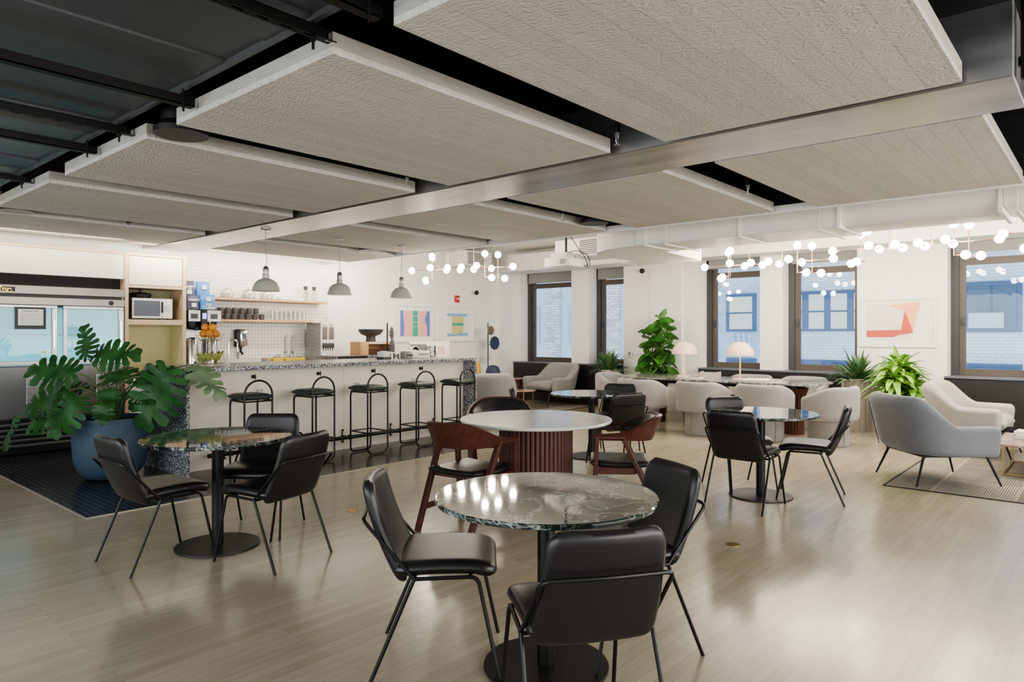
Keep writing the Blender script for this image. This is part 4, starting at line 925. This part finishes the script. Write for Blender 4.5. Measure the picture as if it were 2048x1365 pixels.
# lounge chairs
def mk_lounge(fab, lab, loc, rz, src=None):
    t = thing('lounge_armchair', lab, 'armchair', loc, rz, None)
    def plan(q):      # q 0 at back centre, 1 at arm front; half plan
        pts = [(-.36,0),(-.36,.22),(-.27,.37),(-.05,.42),(.36,.41)]
        ls = [math.dist(pts[i],pts[i+1]) for i in range(4)]; T = sum(ls)*q
        for i, l_ in enumerate(ls):
            if T <= l_ or i == 3:
                k = min(1,T/l_); return (pts[i][0]+(pts[i+1][0]-pts[i][0])*k, pts[i][1]+(pts[i+1][1]-pts[i][1])*k)
            T -= l_
    def sm(q):
        xs = [plan(max(0,min(1,q+d))) for d in (-.09,-.045,0,.045,.09)]
        if q < .09: xs = [(plan(abs(q+d))[0], plan(abs(q+d))[1]*(1 if q+d >= 0 else -1)) for d in (-.09,-.045,0,.045,.09)]
        return (sum(p[0] for p in xs)/5, sum(p[1] for p in xs)/5)
    def f(u, v):
        a = (u-.5)*2; s = 1 if a >= 0 else -1; q = abs(a); x, y = sm(q)
        top = .835-.265*sstep(.30,.62,q)
        if q > .92: k = (q-.92)/.08; top -= .07*(1-math.sqrt(max(0,1-k*k)))
        zb = .29; z = zb+(top-zb)*v; n = math.hypot(x,y) or 1
        ln = (.13*(1-sstep(.25,.6,q))+.03)*(v-.3)
        return (x+x/n*ln, s*y+s*y/n*ln*.6, z)
    obj('shell', MB().surf(f, 60, 18, lambda u, v: .15*edge_round(u,.04)*edge_round(v,.16)+.004), fab, t)
    def s_(u, v): return (-.30+.66*v, (u-.5)*2*(.335), .375+.018*math.sin(u*PI))
    obj('seat_cushion', MB().surf(s_, 16, 16, lambda u, v: .17*edge_round(u,.14)*edge_round(v,.16)+.004), fab, t)
    obj('seam', MB().tube([(-.435+.02*0-.105*(k/8.)-.012,.17,.33+.42*k/8.) for k in range(9)],.004,6), 'dgrey', t)
    obj('base_frame', MB().box(-.30,-.31,.265,.34,.31,.285,.005,1), 'blackm', t)
    for sx, sy in ((1,1),(1,-1),(-1,1),(-1,-1)):
        x0 = .32 if sx > 0 else -.28
        obj('leg', MB().tube([(x0,sy*.29,.27),(x0+sx*.10,sy*.345,0)],.013,8,.009), 'blackm', t)
    return t
mk_lounge('fabric_shaded','grey armchair coloured as if shaded, with its back to the camera on the rug edge',(7.83,1.33,.006),R(-48))
mk_lounge('fabric_lit','grey armchair coloured as if lit, under the right window facing the coffee table',(9.95,1.27,.0062),R(-93))
mk_lounge('fabric','grey armchair seen from behind beyond the end of the bar',(7.88,7.42,0),R(44))
mk_lounge('fabric','grey armchair side on in front of the dark window ledge at the far end',(10.95,8.50,.006),R(172))
# rugs
def rug(x0,x1,y0,y1,lab):
    t = thing('woven_rug', lab, 'rug', ((x0+x1)/2,(y0+y1)/2,0)); a,b2 = (x1-x0)/2,(y1-y0)/2
    obj('pile', MB().box(-a,-b2,.0005,a,b2,.006), 'rug', t, smooth=0)
    obj('binding', MB().box(-a-.02,-b2,.0005,-a,b2,.007).box(a,-b2,.0005,a+.02,b2,.007).box(-a-.02,-b2-.02,.0005,a+.02,-b2,.007).box(-a-.02,b2,.0005,a+.02,b2+.02,.007), 'rugedge', t, smooth=0)
rug(7.22,10.4,-1.6,1.62,'beige and charcoal woven rug under the armchairs at the right')
rug(8.5,11.35,7.75,9.75,'grey woven rug under the far armchairs by the corner')
# coffee table
t = thing('coffee_table', 'low pink marble coffee table with thin brass base on the rug', 'coffee table', (9.05,.20,.006))
obj('tabletop', MB().box(-.62,-.78,.295,.45,.72,.318,.003,1), 'pmarble', t)
m = MB()
for z in (.012,): m.beam((-.55,-.7,z),(-.55,.64,z),.014,.014).beam((.38,-.7,z),(.38,.64,z),.014,.014).beam((-.55,-.7,z),(.38,-.7,z),.014,.014).beam((-.55,.64,z),(.38,.64,z),.014,.014)
for x, y in ((-.55,-.7),(.38,-.7),(-.55,.64),(.38,.64)): m.beam((x,y,.01),(x,y,.295),.014,.014,(1,0,0))
obj('base_frame', m, 'brass', t, smooth=0)
for i in range(3):
    q = thing('book', ('grey bottom book','white middle book','pink topped book')[i]+' in the small stack on the coffee table', 'book', (9.04,.62,.326+i*.028), R((0,8,-5)[i]), 'books on the coffee table')
    obj('cover', MB().box(-.12,-.16,0,.12,.16,.003).box(-.12,-.16,.023,.12,.16,.026).box(-.12,-.16,.003,-.116,.16,.023), ('disc_w','paper','disc_w')[i], q, smooth=0); obj('pages', MB().box(-.115,-.155,.003,.115,.155,.023), 'paper', q, smooth=0)
# far side tables
t = thing('drum_side_table', 'small red walnut drum side table with stone top in the far corner', 'side table', (10.72,9.25,.006))
obj('tabletop', MB().cyl(0,0,.50,.525,.19,36), 'pmarble', t); obj('pedestal', MB().lathe([(.12,0),(.12,.50)],96,flute=lambda k, n: 1-.06*(k % 4 == 0)), 'fluted', t)
t = thing('low_side_table', 'low round wooden side table with copper legs on the far rug', 'side table', (10.05,8.45,.006))
obj('tabletop', MB().cyl(0,0,.34,.36,.24,36), 'pmarble', t)
for k in range(3):
    a = R(-20+120*k); obj('leg', MB().tube([(.20*math.cos(a),.20*math.sin(a),.34),(.22*math.cos(a),.22*math.sin(a),0)],.010,8), 'copper', t)
t = thing('floor_cushion', 'mustard and rose cushion shape behind the far armchair', 'cushion', (9.20,8.95,.006), R(-49))
obj('cushion', MB().surf(lambda u, v: ((u-.5)*.5*(1-.55*v), 0, .92*v), 12, 12, lambda u, v: .18*edge_round(u,.3)*edge_round(v,.3)+.01), 'mustard', t)
t = thing('round_pouf', 'navy dome shaped stool behind the far armchair', 'pouf', (9.95,9.15,.006))
obj('dome', MB().lathe([(0,0),(.13,0),(.14,.05),(.14,.70),(.11,.78),(.05,.81),(0,.81)],32), 'navy', t)

# ================================================================== PLANTS
def leaf_generic(mb, base, d, up, ln, wd, droop=.3, n=6, fold=.15, tip=1.0, ruffle=0):
    """simple pointed leaf: base point, direction, normal"""
    d = Vector(d).normalized(); up = Vector(up); s = d.cross(up).normalized(); up = s.cross(d).normalized()
    base = Vector(base); rows = []
    for i in range(n+1):
        t = i/n; w_ = wd*.5*math.sin(PI*min(1,t**.8*.98+.02))**tip
        c = base+d*ln*t*(1-.15*droop*t)-Vector((0,0,1))*droop*ln*t*t
        z = up*fold*w_
        r_ = ruffle*math.sin(t*17)*w_
        rows.append((mb.b.verts.new(c-s*w_+z+up*r_), mb.b.verts.new(c), mb.b.verts.new(c+s*w_+z-up*r_)))
    for a, b2 in zip(rows, rows[1:]):
        for k in (0,1):
            mb.b.faces.new((a[k],a[k+1],b2[k+1],b2[k]))
def monstera_leaf(mb, base, d, nrm, size, bend=.25):
    """split leaf: lobes run out from a midrib; base = where the stalk joins"""
    d = Vector(d).normalized(); nrm = Vector(nrm); s = d.cross(nrm).normalized(); nrm = s.cross(d).normalized(); base = Vector(base)
    def P(a, b2):   # a along rib, b across, in units of size, curved
        c = base+d*a*size+s*b2*size
        return c-nrm*size*(bend*(a*a*.5)+.28*b2*b2)+nrm*size*.05*math.sin(a*9+b2*4)
    NL = 7
    def rib(f): return .06+.84*f**1.25
    def outl(f):
        th = R(168*(1-f)**.95); rr_ = .50+.13*max(0,math.cos(th))**6+.03*math.cos(2*th)
        return (.44+rr_*math.cos(th)*1.0, rr_*math.sin(th)*.98)
    for sd in (-1,1):
        for i in range(NL):
            f0, f1 = i/NL, (i+1)/NL; fm = (f0+f1)/2; t0 = .30 if i % 2 else .48
            if i == NL-1: f1 = 1.0
            rows = []
            T = [0,.12,.26,t0,t0+.04,.62,.76,.88,.96,1.0]
            for t in T:
                g_ = 1-.20*sstep(t0-.01,t0+.05,t)*(1+.5*t)
                if t > .84: g_ *= math.sqrt(max(.04,1-((t-.84)/.17)**2))
                row = []
                for q in (-1,-.5,0,.5,1):
                    f = fm+q*(f1-f0)/2*g_
                    if i == NL-1 and q > 0: f = fm+q*(f1-fm)*(g_ if t > .9 else 1)
                    f = max(0,min(1,f)); o_ = outl(f); r0 = rib(f); sc_ = 1-.04*q*q
                    row.append(mb.b.verts.new(P(r0+(o_[0]*sc_-r0)*t, sd*o_[1]*sc_*t)))
                rows.append(row)
            for A_, B_ in zip(rows, rows[1:]):
                for k in range(4):
                    mb.b.faces.new((A_[k],A_[k+1],B_[k+1],B_[k]))
cy, sy_ = math.cos(R(41.02)), math.sin(R(41.02))
RT = Vector((sy_,-cy,0)); FW = Vector((cy,sy_,0)); UP = Vector((0,0,1))   # seen-from-the-tables axes used to lay the plants out
t = thing('potted_monstera', 'large monstera in a rounded blue pot between the refrigerator and the bar', 'plant', (2.57,7.52,.005))
obj('pot', MB().lathe([(0,0),(.17,0),(.23,.02),(.29,.09),(.325,.20),(.335,.35),(.335,.60),(.318,.60),(.315,.35),(.1,.3),(0,.3)],56), 'bluepot', t)
obj('soil', MB().lathe([(0,.565),(.316,.55)],40), 'soil', t)
# right, up, fwd of the joint relative to pot centre; direction (r,u,f); normal (r,u,f); size; pale
LV = [((.68,1.10,-.20),(-.42,-.90,-.1),(.05,.22,-.97),.62,0),((.80,1.12,.05),(.72,-.62,-.2),(.6,.75,-.35),.44,1),((-.20,1.18,-.05),(-.30,.95,.15),(-.3,.1,-.95),.34,0),((-.14,1.22,-.05),(1.0,.05,0),(-.1,.55,-.82),.42,0),
 ((-.20,1.04,-.2),(-.97,.12,-.15),(-.15,.55,-.82),.46,0),((-.36,.88,-.1),(-.9,-.38,-.15),(-.35,.55,-.75),.46,0),((-.86,.60,-.1),(-.50,-.86,0),(-.75,.2,-.6),.36,0),((-.10,.84,-.34),(-.25,-.70,-.5),(.05,.6,-.8),.42,0),
 ((-.34,.68,-.22),(-.75,-.40,-.3),(-.3,.6,-.75),.34,0),((.02,1.04,-.1),(.95,-.05,-.2),(.1,.95,-.35),.42,0),((.0,1.0,.15),(-.3,.3,.9),(0,.9,-.3),.34,0),((.30,1.03,.0),(.9,.22,0),(.1,.85,-.5),.30,0),
 ((.12,.78,-.36),(.30,-.75,-.4),(.2,.5,-.85),.22,0),((.20,.90,.1),(.6,.1,.6),(.1,.9,-.4),.30,0),((-.15,.92,.2),(-.5,.1,.8),(-.1,.9,-.4),.34,0),((.08,.90,-.2),(.4,-.5,-.6),(0,.75,-.65),.26,0),((.28,.84,-.15),(.8,-.15,-.2),(.2,.85,-.5),.26,0),((-.30,.86,.05),(-.8,.15,.3),(-.2,.9,-.4),.32,0)]
m = MB(); m2 = MB(); st = MB()
V3 = lambda q: RT*q[0]+UP*q[1]+FW*q[2]
for i, (p, d, n_, s_, pale) in enumerate(LV):
    q = V3(p); monstera_leaf(m2 if pale else m, q, V3(d), V3(n_), s_)
    r0 = Vector((.05*math.cos(i*2.4),.05*math.sin(i*2.4),.54)); md = (r0+q)/2+Vector((0,0,.12))-V3((p[0]*.15,0,p[2]*.15))
    st.tube([r0,r0.lerp(md,.6)+Vector((0,0,.03)),md,q.lerp(md,.45)+Vector((0,0,.03)),q],.011,6,.006)
fo = obj('foliage', m, 'leafm', t, smooth=60); obj('foliage', m2, 'leafm2', t, smooth=60); obj('stems', st, 'stemg', t)
def fluted_pot(h, r): return MB().lathe([(0,0),(r*.98,0),(r,.02),(r,h),(r*.9,h),(r*.9,h-.06),(0,h-.06)],160,flute=lambda k, n: 1-.07*(1-math.sqrt(max(0,1-((k % 10-5)/5.)**2))))
def spiky(name, lab, loc, h, r, seed, nl, ln, wd, mt, pot='flute', trunkh=0):
    rnd = random.Random(seed); t = thing(name, lab, 'plant', loc)
    if pot == 'flute': obj('planter', fluted_pot(h, r), 'fpot', t, smooth=50)
    else: obj('pot', MB().lathe([(0,0),(r*.6,0),(r*.85,.04),(r,.2),(r,h),(r*.93,h),(r*.93,h-.06),(0,h-.06)],48), 'bluepot', t)
    obj('soil', MB().lathe([(0,h-.03),(r*.9,h-.045)],32), 'soil', t)
    m = MB(); tr = MB()
    heads = [(0,0,h-.04)] if not trunkh else [(0,0,h+trunkh),(.14,-.06,h+trunkh*.55),(-.15,.05,h+trunkh*.65),(.03,.14,h+trunkh*.3),(-.05,-.14,h+trunkh*.25),(.10,.05,h+trunkh*.9)]
    for hx, hy, hz in heads:
        if trunkh: tr.tube([(hx*.3,hy*.3,h-.05),(hx,hy,hz)],.014,8)
        for i in range(nl):
            a = i*2.399+rnd.uniform(-.3,.3); el = R(86-66*(i/nl)**.9+rnd.uniform(-8,8)) if not trunkh else R(80-100*(i/nl)+rnd.uniform(-8,8))
            l_ = ln*rnd.uniform(.75,1.1); d = (math.cos(a)*math.cos(el), math.sin(a)*math.cos(el), math.sin(el))
            up = (-math.cos(a)*math.sin(el), -math.sin(a)*math.sin(el), math.cos(el)+.01)
            leaf_generic(m, (hx+d[0]*.015,hy+d[1]*.015,hz-(i/nl)*.05), d, up, l_, wd, rnd.uniform(.10,.45) if not trunkh else rnd.uniform(.25,.6), 6, .35, .8)
    obj('foliage', m, mt, t, smooth=60)
    if trunkh: obj('trunk', tr, 'trunk', t)
    return t
spiky('potted_spider_plant','spiky green plant in a fluted stone planter left of the long table',(11.15,7.25,0),.75,.205,3,120,.56,.052,'leafs')
spiky('potted_spider_plant','spiky grey green plant in a fluted stone planter right of the long table',(11.10,2.86,0),.77,.225,5,120,.60,.056,'leafs')
spiky('potted_dracaena','bright lime green dracaena in a low blue pot behind the armchairs',(10.62,2.20,0),.60,.26,9,40,.46,.085,'leafd','blue',.38)
# fiddle leaf fig
t = thing('fiddle_leaf_fig', 'tall fiddle leaf fig standing behind the long table by the wide pier', 'plant', (11.12,6.22,0))
obj('planter', fluted_pot(.5,.19), 'fpot', t, smooth=50); obj('soil', MB().lathe([(0,.46),(.17,.455)],32), 'soil', t)
tr = MB(); m = MB(); rnd = random.Random(4)
for bx, by, top in ((-.03,.06,1.52),(.08,-.10,1.70)):
    tr.tube([(bx*.3,by*.3,.44),(bx*.8,by,1.0),(bx,by*1.2,top)],.014,8,.008)
    n_ = 30
    for i in range(n_):
        z = .72+(top-.70)*i/n_; a = i*2.4+bx*40; el = R(-12+65*(i/n_)**2+rnd.uniform(-12,12)); d = (math.cos(a)*math.cos(el), math.sin(a)*math.cos(el), math.sin(el))
        tl = R(35+rnd.uniform(-15,15)); up = Vector((-math.cos(a)*math.sin(el), -math.sin(a)*math.sin(el), math.cos(el)))*math.cos(tl)+Vector((-math.sin(a), math.cos(a), 0))*math.sin(tl)*(1 if math.sin(a-.8) < 0 else -1)
        s_ = (.31-.04*(i/n_))*rnd.uniform(.85,1.1)
        leaf_generic(m, (bx+.02*d[0],by+.02*d[1],z), d, up, s_, s_*.85, rnd.uniform(.1,.45), 9, .22, .55, .09)
obj('trunk', tr, 'trunk', t); obj('foliage', m, 'leaff', t, smooth=60)

# ================================================================== CHANDELIERS
def mk_chand(top):
    t = thing('globe_chandelier', '', 'chandelier', (0,0,0), 0, 'brass globe chandeliers over the tables')
    rods = MB(); bulbs = []; socks = []
    def so(p, d):
        p = Vector(p); d = Vector(d); socks.append((p-d*.035,p)); bulbs.append(p+d*.045)
    for s in (-1,1):
        y0 = s*.225
        rods.tube([(0,y0,0),(0,y0,top)],.006,6); rods.cyl(0,y0,-.03,.03,.014,10)
        rods.tube([(0,y0,0),(.0,s*.84,.0)],.005,6); so((0,s*.84,0),(0,s,0))
        rods.tube([(0,y0,0),(.10,s*.62,0)],.004,6)
        for dx, dy, zt in ((-.09,.46,.155),(.12,.58,.155)):
            rods.tube([(dx,s*dy,-.165),(dx,s*dy,zt)],.005,6); rods.tube([(0,s*dy,0),(dx,s*dy,0)],.004,6); so((dx,s*dy,zt),(0,0,1))
            rods.tube([(dx,s*dy,-.165),(dx,s*(dy+.07),-.165)],.005,6); so((dx,s*(dy+.07),-.165),(0,s,0))
        rods.tube([(-.20,s*.40,.01),(.22,s*.40,.01)],.004,6); so((-.20,s*.40,.01),(-1,0,0)); so((.22,s*.40,.01),(1,0,0))
        rods.tube([(-.16,s*.12,0),(.16,s*.12,0)],.004,6); so((-.16,s*.12,0),(-1,0,0)); so((.16,s*.12,0),(1,0,0))
        rods.tube([(0,y0,-.01),(0,s*.05,-.01)],.005,6)
    obj('rod_frame', rods, mat('satin copper', (.36,.24,.18), .4, .8) if 'satin copper' not in bpy.data.materials else bpy.data.materials['satin copper'], t)
    for a_, b2 in socks: obj('socket', MB().tube([a_,b2],.013,8), 'copper', t)
    obj('canopy', MB().cyl(0,-.225,top-.01,top,.05,20).cyl(0,.225,top-.01,top,.05,20), 'copper', t)
    for p in bulbs: obj('globe_bulb', MB().sphere(p,.050,14,10), 'bulb', t)
    return t
cd = mk_chand(.70)
for i, (x, y, z, rz, l) in enumerate(((7.55,7.62,2.44,17,'globe chandelier hanging in front of the back wall beside the pendants'),(9.45,3.61,2.40,0,'globe chandelier over the long table in front of the middle windows'),(9.45,1.85,2.50,0,'globe chandelier over the lounge chairs in front of the framed abstract'),(9.45,.05,2.55,0,'globe chandelier cut off by the right edge of the view'))):
    if i == 0: cd.location = (x,y,z); cd.rotation_euler.z = R(rz); cd['label'] = l
    else: dup(cd, (x,y,z), R(rz), l)
# projector
t = thing('ceiling_projector', 'white projector with trailing black cables hung from the ceiling', 'projector', (8.2,6.08,2.42))
obj('case', MB().box(-.22,-.21,-.01,.26,.23,.12,.012,2), 'paper', t); obj('upper_case', MB().box(-.17,-.14,.12,.20,.16,.19,.008,1), 'disc_w', t)
m = MB()
for k in range(7): m.box(-.224,-.15+k*.014,.02,-.219,-.144+k*.014,.09)
obj('grille', m, 'disc_g', t, smooth=0); obj('mount', MB().cyl(0,0,.155,.73,.018,12).box(-.09,-.09,.155,.09,.09,.17).cyl(0,0,.70,.73,.06,16), 'dgrey', t)
obj('lens', MB().lathe([(.035,0),(.035,.03),(.028,.03),(.02,.01),(0,.01)],20), 'blackp', t, (.26,.10,.055), (0,PI/2,0))
obj('cable', MB().tube([(0,0,.55),(.05,-.08,.40),(.12,-.16,.24),(.16,-.24,.12),(.20,-.25,.02),(.23,-.22,.01),(.24,-.20,.06)],.006,6,fillet=.05).tube([(0,0,.20),(.10,-.12,.24),(.20,-.24,.18),(.24,-.27,.05),(.20,-.26,-.03),(.15,-.21,.02)],.006,6,fillet=.05).tube([(-.02,0,.22),(.05,-.1,.19),(.02,-.18,.10),(.10,-.21,.0)],.005,6,fillet=.04), 'blackp', t)
t = thing('security_camera', 'dark dome camera under the white ceiling beside the globe chandelier', 'camera', (10.3,10.05,2.30))
obj('arm', MB().box(-.02,-.12,.0,.02,.04,.03,.004,1), 'paper', t); obj('dome', MB().sphere((0,-.12,-.02),.05,14,8), 'blackp', t)

# ================================================================== OUTSIDE
XF = 17.0
t = thing('brick_building', 'pale blue brick building across the street seen through the right windows', 'building', (0,0,0))
obj('facade_wall', MB().box(XF,-14,-6,XF+.6,6.45,9), 'b_brick', t, smooth=0)
def bwin(ys, z0, z1, m_, par, x=XF, mid=True):
    y0, y1 = min(a for a, b2 in ys)-.10, max(b2 for a, b2 in ys)+.10
    wo = obj('window', MB().box(x-.03,y0,z0-.06,x+.02,y1,z1+.08), 'b_frame', par, smooth=0)
    p = MB(); zm = (z0+z1)/2
    for a, b2 in ys:
        if mid: p.box(x-.05,a,z0,x-.03,b2,zm-.02); p.box(x-.05,a,zm+.02,x-.03,b2,z1)
        else: p.box(x-.05,a,z0,x-.03,b2,z1)
    obj('pane', p, m_, wo, smooth=0)
four = [(5.60,5.94),(5.10,5.44),(4.60,4.95),(4.1,4.45)]
bwin(four,1.55,2.36,'b_pane',t); bwin([(1.88,2.27),(1.46,1.84)],1.52,2.42,'b_paned',t,mid=False); bwin([(-1.0,-.6),(-.5,-.1)],1.55,2.36,'b_pane',t)
bwin(four,-.30,.74,'b_paned',t); bwin([(1.88,2.27),(1.46,1.84)],-.30,.74,'b_paned',t); bwin(four,3.6,4.4,'b_paned',t)
obj('screen_panel', MB().box(XF-.09,1.66,1.55,XF-.06,2.26,1.86), 'b_white', t, smooth=0)
t = thing('stone_building', 'pale stone building with stepped quoins seen through the middle window', 'building')
obj('facade_wall', MB().box(XF-.1,6.46,-6,XF+.5,9.6,9), 'b_stone', t, smooth=0)
m = MB()
for k in range(20): m.box(XF-.16,7.64,-1+k*.36,XF-.1,7.82,-.84+k*.36)
obj('quoin', m, mat('quoin stone', (.62,.74,.88), .9), t, smooth=0)
bwin([(6.77,7.35)],1.55,2.36,'b_pane',t,x=XF-.1); bwin([(6.77,7.35)],-.3,.74,'b_paned',t,x=XF-.1); bwin([(8.3,8.9)],1.55,2.36,'b_paned',t,x=XF-.1)
m = MB()
for k in range(4): m.box(XF-.14,6.80+k*.14,.85,XF-.1,6.88+k*.14,1.44)
obj('spandrel_rib', m, 'b_stone', t, smooth=0)
t = thing('brick_building', 'grey white brick building seen through the two far windows', 'building')
obj('facade_wall', MB().box(XF,9.6,-6,XF+.4,17,9), 'b_stone', t, smooth=0)
obj('brick_pier', MB().box(XF-.08,10.65,-6,XF,11.35,9), 'b_brick2', t, smooth=0); obj('brick_pier', MB().box(XF-.08,12.80,-6,XF,13.35,9), 'b_brick2', t, smooth=0)
for a, b2 in ((9.9,10.45),(11.7,12.5),(13.6,14.3)):
    for z in (-.6,1.1,2.9): obj('window', MB().box(XF-.03,a,z,XF+.01,b2,z+1.2), mat('dull pane', (.36,.50,.70), .5) if 'dull pane' not in bpy.data.materials else bpy.data.materials['dull pane'], t, smooth=0)

# ================================================================== LIGHT, WORLD, CAMERA
wd = bpy.data.worlds.new('sky'); bpy.context.scene.world = wd; wd.use_nodes = True
bg = wd.node_tree.nodes['Background']; bg.inputs[0].default_value = (.86,.93,1.0,1); bg.inputs[1].default_value = 1.0
def area(name, loc, rot, sx, sy, en, col=(1,1,1), spread=180):
    l = bpy.data.lights.new(name, 'AREA'); l.shape = 'RECTANGLE'; l.size = sx; l.size_y = sy; l.energy = en; l.color = col; l.spread = R(spread)
    o = bpy.data.objects.new(name, l); C.objects.link(o); o.location = loc; o.rotation_euler = rot; return o
# unseen fill lamps added on the open sides, and washers for the kitchen wall
area('side_fill_light', (4.5,-4.6,1.9), (R(90),0,0), 9, 2.2, 260, (1,.95,.88))
area('back_fill_light', (-3.6,3.0,1.9), (0,R(-90),0), 2.2, 8, 130, (.92,.96,1))
area('wall_washer', (5.5,9.35,2.52), (R(65),0,0), 4.0, .1, 26, (1,.93,.84))
area('wall_washer', (1.8,9.2,2.55), (R(65),0,0), 3.0, .1, 10, (1,.93,.84))
cam = bpy.data.cameras.new('camera'); co = bpy.data.objects.new('camera', cam); C.objects.link(co)
cam.sensor_width = 36; cam.lens = 36*1383/2048; cam.shift_y = -(682.5-668.2)/2048*-1*-1
co.location = (0,0,1.43); co.rotation_euler = (R(90),0,R(41.02-90)); cam.clip_end = 200
bpy.context.scene.camera = co
sc = bpy.context.scene
sc.view_settings.view_transform = 'AgX'; sc.view_settings.look = 'AgX - Medium High Contrast'; sc.view_settings.exposure = .68
